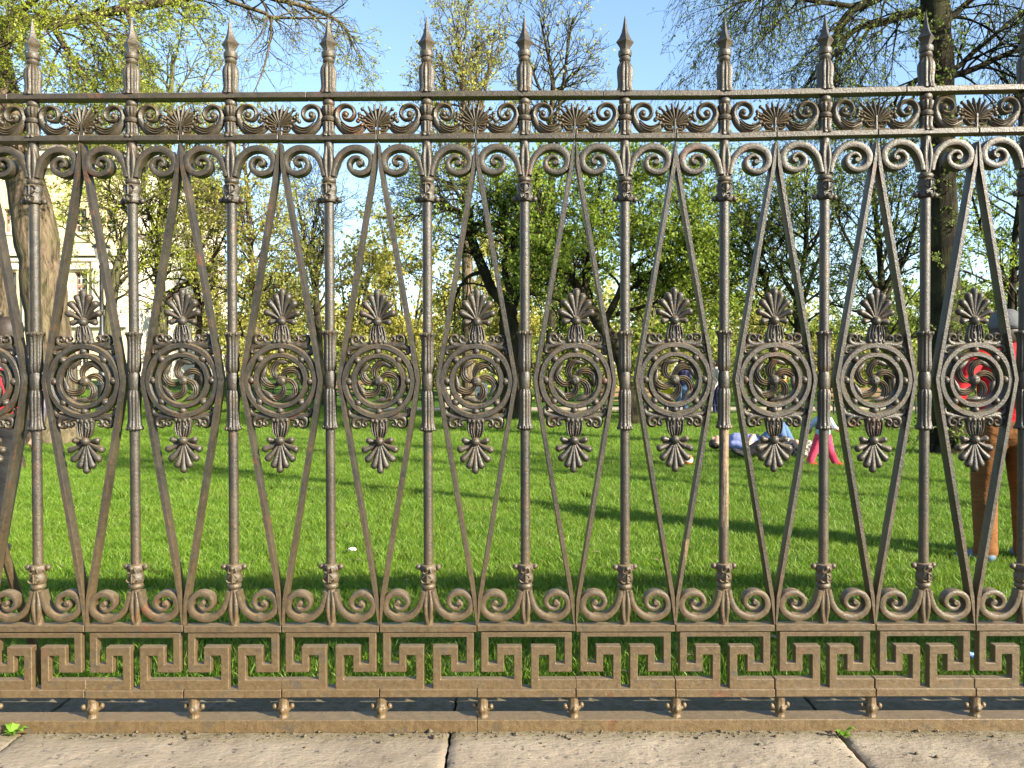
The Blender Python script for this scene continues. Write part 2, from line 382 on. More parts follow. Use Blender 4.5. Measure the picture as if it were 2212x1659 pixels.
b = MB(); capital(b, lambda y: y); me_cap = P(b, "upper_capital")
b = MB(); capital(b, lambda y: 1657 - y); me_cap2 = P(b, "lower_capital")
def lily(mb, f):
    for q in (-1, 1):
        n = 14; path = [(q * (2.6 + 3.4 * math.sin(math.pi * t) ** .8), f(386 - 71 * t)) for t in np.linspace(0, 1, n)]
        mb.sweep(path, [3.0, 3.6, 4.6, 5.4, 5.6, 5.0, 3.6, 1.2], [3.5, 4, 5, 6, 6, 5, 4, 2], RND, yoff=-8)
        mb.sweep(path, [2.5, 3, 4, 4.5, 4.5, 4, 3, 1], [3, 3, 4, 4, 4, 4, 3, 2], RND, yoff=8)
b = MB(); lily(b, lambda y: y); me_lily = P(b, "upper_lily", 60)
b = MB(); lily(b, lambda y: 1661 - y); me_lily2 = P(b, "lower_lily", 60)
b = MB()
def sleeve(mb, f):
    mb.lathe([(10, f(716)), (15.5, f(717.5)), (17.5, f(720)), (14.8, f(726)), (13, f(736)), (12.6, f(750)), (13.2, f(775)), (13.9, f(790)), (12.6, f(800)), (10.6, f(804))], 60, lobes=10, amp=.085)
    for a in range(4):
        c, s = math.cos(a * math.pi / 2 - math.pi / 4), math.sin(a * math.pi / 2 - math.pi / 4)
        mb.ball((15.6 * c, 15.6 * s, f(720.5)), (3.6, 3.6, 4.4), 8, 6)
    mb.ball((0, -15.5, f(721)), (3.6, 3, 4.6), 8, 6)
sleeve(b, lambda y: y); sleeve(b, lambda y: 1645 - y)
b.lathe([(10.5, 803), (11.4, 806), (12.7, 812), (13.1, 822), (12.7, 834), (11.4, 840), (10.5, 843)], 20)
me_slv = P(b, "sleeve", 30)
def scroll(mb, pts, c, sgn=1):
    path = crom(pts, 9)
    mb.sweep([(sgn * x, y) for x, y in path], [5.6, 6.4, 7.2, 7.6, 7.4, 6.8, 6.2, 5.4, 4.6, 3.8, 3.2], 12, CHAN)
    prof = []
    V = MB(); V.lathe([(0.3, -12.5), (4.2, -12.5), (5.4, -11.5), (6.2, -6), (6.2, 6), (0.3, 8)], 16)
    mb.add([(sgn * c[0] + x, z, c[1] + y) for x, y, z in V.v], V.f)
TOPS = [(9.5, 381), (13, 362), (23, 340), (42, 324.5), (66, 322), (86, 333), (93, 350), (86, 368), (68, 375.5), (50, 369), (44.5, 355), (52, 343.5), (64, 341.5), (71.5, 349), (70, 357)]
me_sc = {}
for top in (1, 0):
    for s in (1, -1):
        b = MB()
        if top: scroll(b, TOPS, (65.5, 355), s)
        else: scroll(b, [(x, 1657 - y) for x, y in TOPS], (65.5, 1302), s)
        me_sc[top, s] = P(b, "scroll", 35)
for i, px in enumerate(POST_X):
    x = XF(px); dz = dz_top(px)
    po = link("post", me_shaft, fence, (x, 0, 0))
    rz = rj.uniform(-.12, .12)
    tx, ty = R(rj.uniform(-.8, .8)), R(rj.uniform(-1.2, 1.2)); zb = ZF(116)
    link("spearhead", me_spear, po, (-zb * math.sin(ty), zb * math.sin(tx), dz), (tx, ty, 0)); link("finial_base", me_fin, po, (0, 0, dz), (0, 0, rz))
    link("baluster", me_bal, po, (0, 0, dz)); link("upper_capital", me_cap, po, (0, 0, dz * .8), (0, 0, rz)); link("lower_capital", me_cap2, po, (0, 0, rj.uniform(-.002, .002)), (0, 0, rz))
    link("upper_lily", me_lily, po, (0, 0, dz)); link("lower_lily", me_lily2, po); link("sleeve", me_slv, po, (0, 0, rj.uniform(-.004, .004)), (0, 0, rz))
    for top in (1, 0):
        for s in (1, -1):
            link("scroll", me_sc[top, s], fence, (x, rj.uniform(-.001, .001), dz if top else rj.uniform(-.0015, .0015)))
# --- bars of the diamonds
me_bar = {}
for s in (1, -1):
    b = MB()
    path = [(s * 1.6, 313), (s * 6.3, 363)] + [(s * (6.3 + 78.2 * t), 363 + 459 * t) for t in np.linspace(.06, .985, 8)] + [(s * 84.5, 822)] + [(s * (84.5 - 78.2 * t), 822 + 470 * t) for t in np.linspace(.015, .94, 8)] + [(s * 6.3, 1292), (s * 1.6, 1349)]
    hw = [1.6, 5.4] + [5.3] * (len(path) - 4) + [5.4, 1.6]
    b.sweep(path, hw, 12.5, FLAT); me_bar[s] = P(b, "diamond_bar", 30)
# --- medallion
def ring(ro, ri, hd, n=72):
    mb = MB(); V = []; F = []
    prof = [(ri, hd * .8), (ri, -hd * .6), (ri + (ro - ri) * .2, -hd), (ro - (ro - ri) * .2, -hd), (ro, -hd * .6), (ro, hd * .8)]; k = len(prof)
    for i in range(n):
        a = 2 * math.pi * i / n
        for r, y in prof: V.append((r * math.cos(a), y, 822 + r * math.sin(a) * 1.025))
    for i in range(n):
        for j in range(k): F.append((i * k + j, i * k + (j + 1) % k, ((i + 1) % n) * k + (j + 1) % k, ((i + 1) % n) * k + j))
    mb.add(V, F); return mb
me_ring = P(ring(80, 66.5, 11), "outer_ring", 30)
me_ring2 = P(ring(59.5, 47.5, 11), "inner_ring", 30)
me_stud = []
for k in range(8):
    a = k * math.pi / 4; b = MB(); r = 63; b.ball((r * math.cos(a), -1, 822 + r * math.sin(a) * 1.025), (8.8, 12.5, 8.8), 14, 9); me_stud.append(P(b, "stud"))
b = MB()
for k in range(5):
    a0 = R(-118 + 72 * k)
    th = lambda t: a0 - .5 + .35 * t + .62 * t * t
    rr = np.linspace(7, 43, 14)
    for off, hw, hd, yo in ((0, [3, 5.4, 7.4, 8.4, 7.4], 2.2, 1), (-.8, [1.3, 1.8, 2.2, 2.4, 1.8], 4.8, -1), (0, [1.3, 1.9, 2.3, 2.5, 2.0], 6.2, -1), (.8, [1.2, 1.7, 2.1, 2.3, 1.7], 4.8, -1)):
        path = []
        for i, r in enumerate(rr):
            t = i / 13; a = th(t) + off * (3 + 7 * t) / max(r, 12)
            path.append((r * math.cos(a), 822 + r * math.sin(a)))
        b.sweep(path, hw, hd, RND, yoff=yo)
    a1 = th(1) - .28; path = [((45 - 4 * math.sin(math.pi * t)) * math.cos(a1 + t * .95), 822 + (45 - 4 * math.sin(math.pi * t)) * math.sin(a1 + t * .95)) for t in np.linspace(0, 1, 10)]
    b.sweep(path, [1, 4.6, 6.4, 5.6, 3.4, .6], [3, 5, 6, 6, 4, 2], RND, yoff=-1)
hub = MB(); hub.lathe([(.3, -11), (6, -11), (9.5, -8), (11.5, -3), (11.5, 5), (.3, 5)], 16)
b.add([(x, z, 822 + y) for x, y, z in hub.v], hub.f)
hub = MB(); hub.lathe([(5.6, -13.5), (6.4, -9)], 4, rot=.3); b.add([(x, z, 822 + y) for x, y, z in hub.v], hub.f)
me_ros = P(b, "rosette", 50)
def palmette(mb, f):
    tips = [(0, -71, 8.0), (-15.5, -60, 8.2), (15.5, -60, 8.2), (-31.5, -44.5, 8.4), (31.5, -44.5, 8.4), (-40, -21, 8), (40, -21, 8), (-30.5, 3, 7), (30.5, 3, 7)]
    for tx, ty, wd in tips:
        L = math.hypot(tx, ty); ux, uy = tx / L, ty / L; nx, ny = -uy, ux; c = -.10 * tx / 40
        path = []; hw = []
        tc = 1 - wd / L
        for t in list(np.linspace(.08, tc, 10)) + [tc + wd / L * q for q in (.3, .55, .75, .9, .97, 1)]:
            bow = math.sin(math.pi * t) * L * c * .6
            path.append((ux * L * t + nx * bow, f(694 + uy * L * t + ny * bow)))
            h = wd * (.26 + .74 * max(0, min(1, (t - .08) / (tc - .08))) ** 1.3)
            if t > tc: h = wd * math.sqrt(max(0.0, 1 - ((t - tc) / (wd / L)) ** 2))
            hw.append(max(h, .3))
        mb.sweep(path, hw, [h * 1.15 for h in hw], RND, yoff=-1)
    mb.ball((0, -3, f(694)), (10.2, 12, 10.2), 18, 12)
    V = [(0, 4, f(694))]
    for a in np.linspace(R(-10), R(190), 15): V.append((26 * math.cos(a), 4, f(694 - 30 * max(0, math.sin(a)) - 4 * math.sin(a))))
    V += [(x, 7, z) for x, y, z in V]; n = 16
    F = [(0, i, i + 1) for i in range(1, n - 1)] + [(n, n + i + 1, n + i) for i in range(1, n - 1)] + [(i, n + i, n + i + 1, i + 1) for i in range(1, n - 1)]
    mb.add(V, F)
def bell(mb, f):
    mb.lathe([(8.5, f(700)), (11.5, f(704)), (15.5, f(711)), (18.2, f(722)), (19.6, f(732)), (22, f(738)), (22, f(744))], 28, ysc=.5)
    for q in (-1, 1):
        for a, bq in ((2.2, 2.4), (6.5, 8.5), (11, 16)):
            path = [(q * (a + (bq - a) * t + 2.2 * math.sin(math.pi * t)), f(703 + 33 * t)) for t in np.linspace(0, 1, 9)]
            mb.sweep(path, [1, 1.7, 2.1, 1.8, 1.3], 2.4, RND, yoff=-10 + a * .28)
        mb.ball((q * 5, -9.5, f(737)), (4.4, 4, 5), 8, 6); mb.ball((q * 14, -7.5, f(738)), (4.6, 4, 5), 8, 6)
        mb.ball((q * 5.5, -9, f(722)), (3.2, 3, 5), 8, 6)
def bracket(mb, f, q):
    if 1:
        path = crom([(q * 14, f(741)), (q * 30, f(744)), (q * 46, f(745)), (q * 56, f(738)), (q * 55, f(727)), (q * 46, f(724)), (q * 41, f(731)), (q * 46, f(735.5)), (q * 49, f(731))], 6)
        mb.sweep(path, [5, 6.5, 7, 5, 4.2, 3.8, 3.2, 2.6], 7, RND)
        path = crom([(q * 22, f(742)), (q * 32, f(740)), (q * 37, f(732)), (q * 33, f(726)), (q * 28, f(730)), (q * 31, f(734))], 6)
        mb.sweep(path, [5, 4.8, 4.4, 3.8, 3.2, 2.4], 6.5, RND)
        path = crom([(q * 40, f(747)), (q * 54, f(748)), (q * 63, f(752)), (q * 65, f(760)), (q * 60, f(763)), (q * 57, f(758))], 6)
        mb.sweep(path, [7, 7, 6, 4.8, 3.6, 2.6], 6, RND)
me_pal, me_bell, me_brk = {}, {}, {}
for k, f in ((0, lambda y: y), (1, lambda y: 1645 - y)):
    b = MB(); palmette(b, f); me_pal[k] = P(b, "palmette", 60)
    b = MB(); bell(b, f); me_bell[k] = P(b, "acanthus_neck", 50)
    for q in (-1, 1): b = MB(); bracket(b, f, q); me_brk[k, q] = P(b, "scroll_bracket", 60)
# --- frieze panel between the two upper rails
b = MB()
for ang in (-96, -76, -56, -38, -22, -7.5, 7.5, 22, 38, 56, 76, 96):
    a = R(ang); L = 47 - 13 * (abs(ang) / 96) ** 1.2
    path = [(math.sin(a * (1 + .18 * t)) * L * t * 1.02, 274 - math.cos(a * (1 - .1 * t)) * L * t) for t in np.linspace(.08, 1, 10)]
    b.sweep(path, [1.4, 2.0, 2.9, 3.5, 3.3, 1.6], [3, 5, 6, 6, 5, 3], RND, yoff=-3)
    if abs(ang) > 30: b.ball((path[-1][0] + 1.5 * math.copysign(1, ang), -5, path[-1][1]), (4.2, 5, 4.2), 9, 7)
V = [(0, 3, 272)] + [((36 - 8 * abs(math.cos(3 * t))) * math.cos(t), 3, 268 - (34 - 3 * abs(math.cos(5 * t))) * math.sin(t)) for t in np.linspace(-.15, math.pi + .15, 25)]
V += [(x, 8, z) for x, y, z in V]; n = 26
b.add(V, [(0, i, i + 1) for i in range(1, n - 1)] + [(n, n + i + 1, n + i) for i in range(1, n - 1)] + [(i, n + i, n + i + 1, i + 1) for i in range(1, n - 1)])
for q in (-1, 1):
    path = crom([(q * 4, 292), (q * 5, 284), (q * 14, 284.5), (q * 20.5, 278), (q * 17, 270), (q * 9.5, 270.5), (q * 8, 277), (q * 13, 279.5), (q * 15, 276)], 6)
    b.sweep(path, [4, 3.6, 3.4, 3.2, 3, 2.6, 2.2, 1.8], 6, RND, yoff=-1)
    for bx, by in ((27, 263), (33, 256), (25, 275), (31, 270)): b.ball((q * bx, -3, by), (4.6, 6, 3.8), 8, 6)
b.box(-1.6, 1.6, -8, 6, 262, 293)
me_fpal = P(b, "frieze_palmette", 50)
me_fsc = {}
for s in (1, -1):
    b = MB()
    pts = [(-28, 272), (-37, 280), (-52, 286), (-70, 282), (-83, 268), (-88.5, 250), (-82, 235), (-68, 229.5), (-54, 236), (-50, 249), (-58, 259.5), (-70, 258), (-74, 250), (-69, 244), (-64, 248)]
    path = [(s * x, y) for x, y in crom(pts, 8)]
    b.sweep(path, [7, 10, 10.5, 8.5, 6.2, 5.2, 4.8, 4.4, 4, 3.6, 3.2], [5, 7, 8, 9, 9, 9, 9, 8, 8, 8], RND)
    for dy in (-6, -1, 4):
        path = [(s * x, y + dy) for x, y in crom([(-34, 277), (-50, 284), (-64, 281), (-76, 271)], 6)]
        b.sweep(path, [1, 1.8, 1.8, 1.2], [2, 3, 3, 2], RND, yoff=-7.5)
    path = [(s * x, y) for x, y in crom([(-60, 290), (-44, 294), (-20, 291), (-4, 290)], 6)]
    b.sweep(path, [5, 4.5, 4, 3.5], 6, RND)
    b.ball((s * -68, -3, 250), (5.6, 8, 5.6), 12, 8); b.ball((s * -42, -3, 263), (5, 6, 5), 9, 7); b.ball((s * -38, -4, 254), (4, 5, 5), 9, 7); b.ball((s * -49, -3, 294), (6, 6, 4), 9, 7)
    me_fsc[s] = P(b, "frieze_scroll", 50)
for i, bx in enumerate(BAY_X):
    x = XF(bx); dz = dz_top(bx)
    for s in (1, -1): link("diamond_bar", me_bar[s], fence, (x + rj.uniform(-.002, .002), rj.uniform(-.001, .001), 0), (R(rj.uniform(-.1, .1)), R(rj.uniform(-.12, .12)), 0))
    md = empty("medallion", (x, rj.uniform(-.001, .001), rj.uniform(-.003, .002))); md.parent = fence
    tl = R(rj.uniform(-1.2, 1.2)); cz = ZF(822); md.rotation_euler = (0, tl, 0); md.location = (x - cz * math.sin(tl), md.location.y, md.location.z + cz - cz * math.cos(tl))
    link("outer_ring", me_ring, md); link("inner_ring", me_ring2, md)
    for q in me_stud: link("stud", q, md)
    ro = link("rosette", me_ros, md); ang = [0, .55, -.2, .1, .5, .05, -.12, .3, .62, .02, -.3, .15, .2, .4, 0, .3, .1][i % 17]
    # turn the whirl about the medallion's own centre
    ro.rotation_euler = (0, ang, 0); c = ZF(822); ro.location = (-c * math.sin(ang), 0, c - c * math.cos(ang))
    for k in (0, 1): link("palmette", me_pal[k], md); link("acanthus_neck", me_bell[k], md); link("scroll_bracket", me_brk[k, 1], md); link("scroll_bracket", me_brk[k, -1], md)
    fp = empty("frieze_panel", (x, 0, dz)); fp.parent = fence
    link("frieze_palmette", me_fpal, fp)
    for s in (1, -1): link("frieze_scroll", me_fsc[s], fp)
# --- rails (cast in lengths, one joint per bay) and the Greek key panels
def rail_seg(name, px0, px1, y0, y1, d0, d1, dzf=None, n=5):
    mb = MB(); xs = np.linspace(px0, px1, n); V = []; F = []
    for x in xs:
        dz = (dzf(x) if dzf else 0) / U
        V += [(x - 1106, d0, y1 - dz), (x - 1106, d0, y0 - dz), (x - 1106, d1, y0 - dz), (x - 1106, d1, y1 - dz)]
    for i in range(n - 1):
        for j in range(4): F.append((i * 4 + j, i * 4 + (j + 1) % 4, i * 4 + 4 + (j + 1) % 4, i * 4 + 4 + j))
    F += [(0, 1, 2, 3), tuple(4 * (n - 1) + j for j in (3, 2, 1, 0))]
    mb.add(V, F); return link(name, P(mb, name, 30, .0016), fence)
for k in range(0, len(BAY_X) - 1, 3):
    k2 = min(k + 3, len(BAY_X) - 1); rail_seg("top_rail", BAY_X[k] + .4 + 60, BAY_X[k2] - .4 + 60, 203.5, 216, -15, 13, dz_top, 7)
for k in range(len(BAY_X) - 1):
    a, c = BAY_X[k], BAY_X[k + 1]; o = rj.uniform(-1, 1)
    rail_seg("frieze_rail", a + .7, c - .7, 294, 306, -15, 13, lambda x: dz_top(x) - o * U * .7)
    o = rj.uniform(-1.2, 1.2)
    rail_seg("lower_rail", a + 1, c - 1, 1349 + o, 1363 + o, -14 + o * .4, 13)
    o2 = rj.uniform(-1.2, 1.2)
    rail_seg("key_rail", a + 1, c - 1, 1488 + o2, 1505 + o2, -16, 15)
    mb = MB(); cx = (a + c) / 2
    t = 10
    pieces = []
    for q in (-1, 1):
        xo, xi, g = 98, 55.5, 9.7     # outer edge, hook, half gap
        # one closed outline per half, drawn on the right, joined at the top
        pts = [(0, 1366), (98, 1366), (98, 1452), (48, 1452), (48, 1415.5), (27, 1415.5), (27, 1468), (108 - 1.2, 1468), (108 - 1.2, 1489), (g, 1489), (g, 1396.5), (63.5, 1396.5), (63.5, 1434), (82, 1434), (82, 1376.5), (0, 1376.5)]
        poly = [(q * px, py + o2 * .5) for px, py in pts]; n = len(poly)
        V = [(px, -10, py) for px, py in poly] + [(px, 10, py) for px, py in poly]
        tris = [(0, 1, 14, 15), (1, 2, 13, 14), (2, 3, 12, 13), (3, 4, 11, 12), (4, 5, 10, 11), (5, 6, 9, 10), (6, 7, 8, 9)]
        F = [tuple(f) for f in tris] + [tuple(n + i for i in reversed(f)) for f in tris] + [(i, i + 1, n + i + 1, n + i) for i in range(n - 1)]
        mb.add(V, F)
    vmap = mb
    me = bpy.data.meshes.new("greek_key_panel"); mb.fence(); me.from_pydata(mb.v, [], mb.f); me.materials.append(IRON)
    bm = bmesh.new(); bm.from_mesh(me); bmesh.ops.remove_doubles(bm, verts=bm.verts, dist=1e-5); bmesh.ops.recalc_face_normals(bm, faces=bm.faces)
    ed = [e for e in bm.edges if len(e.link_faces) == 2 and e.calc_face_angle(0) > 1.0]
    bmesh.ops.bevel(bm, geom=ed, offset=.0018, segments=1, profile=.5, affect='EDGES', clamp_overlap=True)
    bm.to_mesh(me); bm.free()
    link("greek_key_panel", me, fence, (XF(cx), rj.uniform(-.001, .001), 0))
for k in range(0, len(BAY_X) - 1, 8):
    k2 = min(k + 8, len(BAY_X) - 1); rail_seg("base_bar", BAY_X[k] + .5, BAY_X[k2] - .5, 1553, 1580, -17, 30)
b = MB(); b.lathe([(10.5, 1500), (11.2, 1508), (10.6, 1520), (11.4, 1527), (13.8, 1532), (12.6, 1538), (9.6, 1544), (9.4, 1548), (11, 1551), (11, 1556)], 30, lobes=8, amp=.06)
for q in (-1, 1):
    b.tube([(0, 0, 1536), (q * 13, 0, 1535), (q * 17, 0, 1531)], [6, 5, 4], 10); b.ball((q * 18.5, 0, 1530), (5.4, 5.4, 6.2), 10, 8)
b.ball((0, -12, 1534), (6, 5, 7), 10, 8)
me_foot = P(b, "foot", 40)
FEET = {4: 192, 5: 413, 6: 607, 7: 820, 8: 1041, 9: 1238, 10: 1461, 11: 1687, 12: 1885, 13: 2112}
for k, bx in enumerate(BAY_X): link("foot", me_foot, fence, (XF(FEET.get(k, bx)), .004, 0), (0, 0, rj.uniform(-.3, .3)))
for px in (-75, 2520):
    b = MB(); x = XF(px); b.tube([(x, .01, .88), (x + .01, .10, .62), (x + .02, .33, .05), (x + .025, .42, -.3)], [.013, .014, .015, .016], 8); b.build("back_stay", IRON, fence)

# grit and dirt gathered along the foot of the fence
def grit():
    g = np.random.RandomState(21); V = []; F = []
    for k in range(900):
        x = g.uniform(-2.2, 2.4); y = -.026 - abs(g.normal(0, .022)) if g.rand() < .8 else g.uniform(-.3, -.03); s_ = g.uniform(.0012, .0045) if g.rand() < .93 else g.uniform(.005, .010); b0 = len(V)
        for dx, dy, dz in ((1, 0, 0), (-1, 0, 0), (0, 1, 0), (0, -1, 0), (0, 0, .8), (0, 0, -.6)): V.append((x + dx * s_ * g.uniform(.6, 1.3), y + dy * s_ * g.uniform(.6, 1.3), .001 + s_ * .3 + dz * s_ * g.uniform(.6, 1.2)))
        F += [(b0 + a, b0 + b_, b0 + c) for a, b_, c in ((0, 2, 4), (2, 1, 4), (1, 3, 4), (3, 0, 4), (2, 0, 5), (1, 2, 5), (3, 1, 5), (0, 3, 5))]
    tag(link("grit", np_mesh("grit", V, F, mat_simple("grit_soil", (.10, .08, .055), 1, .6, 90, spec=.1))), "dark grit and soil crumbs along the fence foot", "grit", kind="stuff")
grit()

# ------------------------------------------------------------------ trees
class Tree:
    def __init__(s, name, label, seed, bark, leaf, group=None, base=None):
        s.r = random.Random(seed); s.seg = []; s.lv = []; s.tr = MB(); s.bark = bark; s.leaf = leaf
        s.base = base; s.name = name; s.label = label; s.group = group
    def limb(s, pts, n=10, per=5, rough=.08):
        P4 = crom(pts, per); P3 = [p[:3] for p in P4]; rad = [max(p[3], .004) * (1 + s.r.uniform(-rough, rough)) for p in P4]
        s.tr.tube(P3, rad, n); return [tuple(p) for p in P4]
    def branch(s, p, d, L, r, lev, o):
        rr = s.r; n = max(3, int(L / o['seg'])); st = L / n; rad = r
        wob = o['wob']; gv = o['grav']; pts = []
        dx, dy, dz = d
        for i in range(n):
            dx += rr.gauss(0, wob); dy += rr.gauss(0, wob); dz += rr.gauss(0, wob) + gv * (1 + (0 if lev else o.get('droop', 0)) * i / n)
            m = 1 / math.sqrt(dx * dx + dy * dy + dz * dz); dx *= m; dy *= m; dz *= m
            q = (p[0] + dx * st, p[1] + dy * st, p[2] + dz * st); r2 = max(o['rmin'], r * (1 - .8 * (i + 1) / n))
            if q[2] < o.get('floor', -9): break
            s.seg.append((p, q, rad, r2)); p = q; rad = r2; pts.append((p, (dx, dy, dz), (i + 1) / n))
        if lev > 0:
            k = max(1, int(1.6 * o['kids'][lev] * L / o['kl'][lev] + rr.random()))
            for j in range(k):
                if not pts: break
                pp, dd, t = pts[min(len(pts) - 1, int(len(pts) * (.2 + .8 * (j + rr.random()) / k)))]
                s.branch(pp, s.bend(dd, R(rr.uniform(*o['ang'])), o.get('up', 0)), L * rr.uniform(*o['ratio']) * (1.15 - .5 * t), max(o['rmin'], r * .55 * (1.1 - .6 * t)), lev - 1, o)
        if lev <= o.get('leaflev', 0):
            k = o['leaves'] * L * 2.6
            sp = o['lspread']; cl = o.get('clump', 4); cx = None
            for j in range(int(k + rr.random())):
                if cx is None or j % cl == 0:
                    q0 = (pts[rr.randrange(len(pts))] if pts else (p, d, 1))[0]; cx = (q0[0] + rr.gauss(0, sp), q0[1] + rr.gauss(0, sp), q0[2] + rr.gauss(0, sp))
                pp = cx; sp = o['lsize'] * .45
                s.lv.append((pp[0] + rr.gauss(0, sp), pp[1] + rr.gauss(0, sp), pp[2] + rr.gauss(0, sp), o['lsize'] * rr.uniform(.5, 1.45)))
    def bend(s, d, a, up=0):
        v = Vector(d); ax = v.orthogonal().normalized(); ax.rotate(Matrix.Rotation(s.r.uniform(0, 6.283), 3, v.normalized()))
        v.rotate(Matrix.Rotation(a, 3, ax)); v.z += up; v.normalize(); return tuple(v)
    def spawn(s, limb, t0, t1, k, L, lev, o, angs=None, sz=.55):
        if k < 60: k = int(k * 1.6)
        for j in range(k):
            t = t0 + (t1 - t0) * (j + s.r.random()) / k; i = min(len(limb) - 2, int(t * (len(limb) - 1)))
            a, b2 = limb[i], limb[i + 1]; d = Vector(b2[:3]) - Vector(a[:3]); d.normalize()
            s.branch(a[:3], s.bend(d, R(s.r.uniform(*(angs or o['ang']))), o.get('up', 0)), L * s.r.uniform(.6, 1.15) * (1.1 - .35 * t), min(a[3] * sz, o.get('rmax', 1)), lev, o)
    def finish(s, sides=4):
        root = empty(s.name, s.base); tag(root, s.label, "tree", s.group)
        off = np.array(s.base)
        def rel(me): 
            o = link(me.name, me, root); return o
        tr = s.tr; tr.v = [(x - off[0], y - off[1], z - off[2]) for x, y, z in tr.v]
        if tr.v: rel(tr.mesh("trunk", s.bark, sharp=0, fix=False))
        if s.seg:
            A = np.array([q[0] for q in s.seg]) - off; B = np.array([q[1] for q in s.seg]) - off
            ra = np.array([q[2] for q in s.seg]); rb = np.array([q[3] for q in s.seg]); D = B - A; D /= np.linalg.norm(D, axis=1)[:, None] + 1e-9
            H = np.where(np.abs(D[:, 2:3]) > .9, np.array([[1., 0, 0]]), np.array([[0, 0, 1.]])); X = np.cross(D, H); X /= np.linalg.norm(X, axis=1)[:, None]; Y = np.cross(D, X)
            n = len(A); k = 3; V = np.zeros((n, 2 * k, 3))
            for j in range(k):
                a = 2 * math.pi * j / k; U2 = X * math.cos(a) + Y * math.sin(a)
                V[:, j] = A + U2 * ra[:, None]; V[:, k + j] = B + U2 * rb[:, None]
            F = np.array([[j, (j + 1) % k, k + (j + 1) % k, k + j] for j in range(k)])[None] + (np.arange(n) * 2 * k)[:, None, None]
            rel(np_mesh("branches", V.reshape(-1, 3), F.reshape(-1, 4), s.bark, smooth=True))
        if s.lv:
            g = np.random.RandomState(s.r.randrange(10 ** 6)); L = np.array(s.lv); n = len(L); C = L[:, :3] - off; S = L[:, 3]
            q = g.normal(size=(n, 3)); q /= np.linalg.norm(q, axis=1)[:, None]; h = g.normal(size=(n, 3)); u = np.cross(q, h); u /= np.linalg.norm(u, axis=1)[:, None]
            v = np.cross(q, u); a = u * S[:, None] * .5; b2 = v * S[:, None] * .32
            V = np.stack([C - a, C + b2 - a * .1 + q * S[:, None] * .08, C + a, C - b2 - a * .1 + q * S[:, None] * .08], 1).reshape(-1, 3)
            F = np.arange(4 * n).reshape(-1, 4)
            rel(np_mesh("crown", V, F, s.leaf, attr=np.repeat(g.rand(n), 4)))
        return root
def WL(x, d): return ((x - 1106) / FPX * d, d + CAM_Y, lawn_z((x - 1106) / FPX * d, d + CAM_Y) - .05)
def pl(d, pts, dd=0):                     # limb through picture places at about distance d; (x, y, half width px[, extra depth])
    return [(*W(q[0], q[1], d + (q[3] if len(q) > 3 else 0)), q[2] * d / FPX) for q in pts]
def opt(**k):
    o = dict(seg=.25, wob=.16, grav=.0, rmin=.004, kids=[0, 5, 5, 5], kl=[1, 1, 1.6, 3], ang=(25, 65), ratio=(.4, .65), leaves=6, lspread=.06, lsize=.06, leaflev=0)
    o.update(k); return o

# 1 the big leaning tree at the left edge with its long limb over the lawn
D = 15
t = Tree("lime_tree", "large leaning tree at the left edge with a long limb overhead", 11, BARK, LEAFY, base=WL(112, D))
tr = t.limb([(*WL(116, D), .62)] + pl(D, [(112, 880, 55), (108, 740, 47), (88, 560, 42), (62, 403, 40), (8, 208, 40), (-22, 98, 38), (-60, -60, 34), (-120, -300, 28), (-150, -520, 18)]), 16)
L1 = t.limb(pl(D, [(-10, 70, 22), (33, 52, 17), (91, 50, 15), (137, 52, 14), (189, 42, 12), (277, 23, 10), (391, 3, 9), (480, -15, 8), (560, -12, 7, .3), (590, 0, 6, .4), (647, 14, 5, .5), (704, 34, 4.5, .6), (745, 60, 3, .6), (775, 120, 1.6, .6)]))
L2 = t.limb(pl(D, [(470, -14, 5), (504, 7, 4.5), (576, 32, 4), (592, 41, 3.6), (650, 43, 2.5), (712, 44, 1.6), (760, 60, 1)]), 6)
L3 = t.limb(pl(D, [(592, 41, 3), (588, 90, 2.6), (576, 143, 2.2), (560, 185, 1.4), (545, 215, 1)]), 6)
L4 = t.limb(pl(D, [(120, 55, 8, .0), (150, 110, 5, .2), (185, 160, 4, .4), (215, 200, 3, .5), (240, 270, 1.5, .6)]), 6)
L5 = t.limb(pl(D, [(280, 24, 6), (300, 90, 4, -.3), (310, 150, 3, -.5), (290, 220, 2, -.6)]), 6)
L6 = t.limb(pl(D, [(-60, -60, 20), (60, -140, 14, 1), (220, -170, 10, 1.6), (420, -160, 7, 2), (600, -110, 4, 2.2)]), 8)
L7 = t.limb(pl(D, [(5, 200, 12), (-40, 120, 9, -1), (60, 20, 7, -2), (180, -60, 5, -3), (320, -100, 3, -3)]), 8)
o = opt(seg=.16, wob=.15, grav=-.045, kids=[0, 6, 5], kl=[1, .9, 1.5], leaves=26, lspread=.05, lsize=.037, rmax=.03, rmin=.0035)
t.spawn(L1, .12, .55, 17, 1.5, 2, o); t.spawn(L1, .55, .8, 9, 1.3, 2, opt(**{**o, 'leaves': 4})); t.spawn(L1, .86, 1, 11, 1.1, 2, opt(**{**o, 'leaves': 17, 'grav': -.09}))
t.spawn(L2, .2, 1, 8, 1.0, 2, opt(**{**o, 'leaves': 3})); t.spawn(L3, .2, 1, 6, .8, 2, opt(**{**o, 'leaves': 3})); t.spawn(L4, .2, 1, 12, 1.4, 2, o); t.spawn(L5, .2, 1, 9, 1.1, 2, o)
t.spawn(L6, .2, 1, 10, 2.0, 2, o); t.spawn(L7, .2, 1, 8, 1.8, 2, o); t.spawn(tr, .45, .75, 9, 1.6, 2, o)
t.finish()
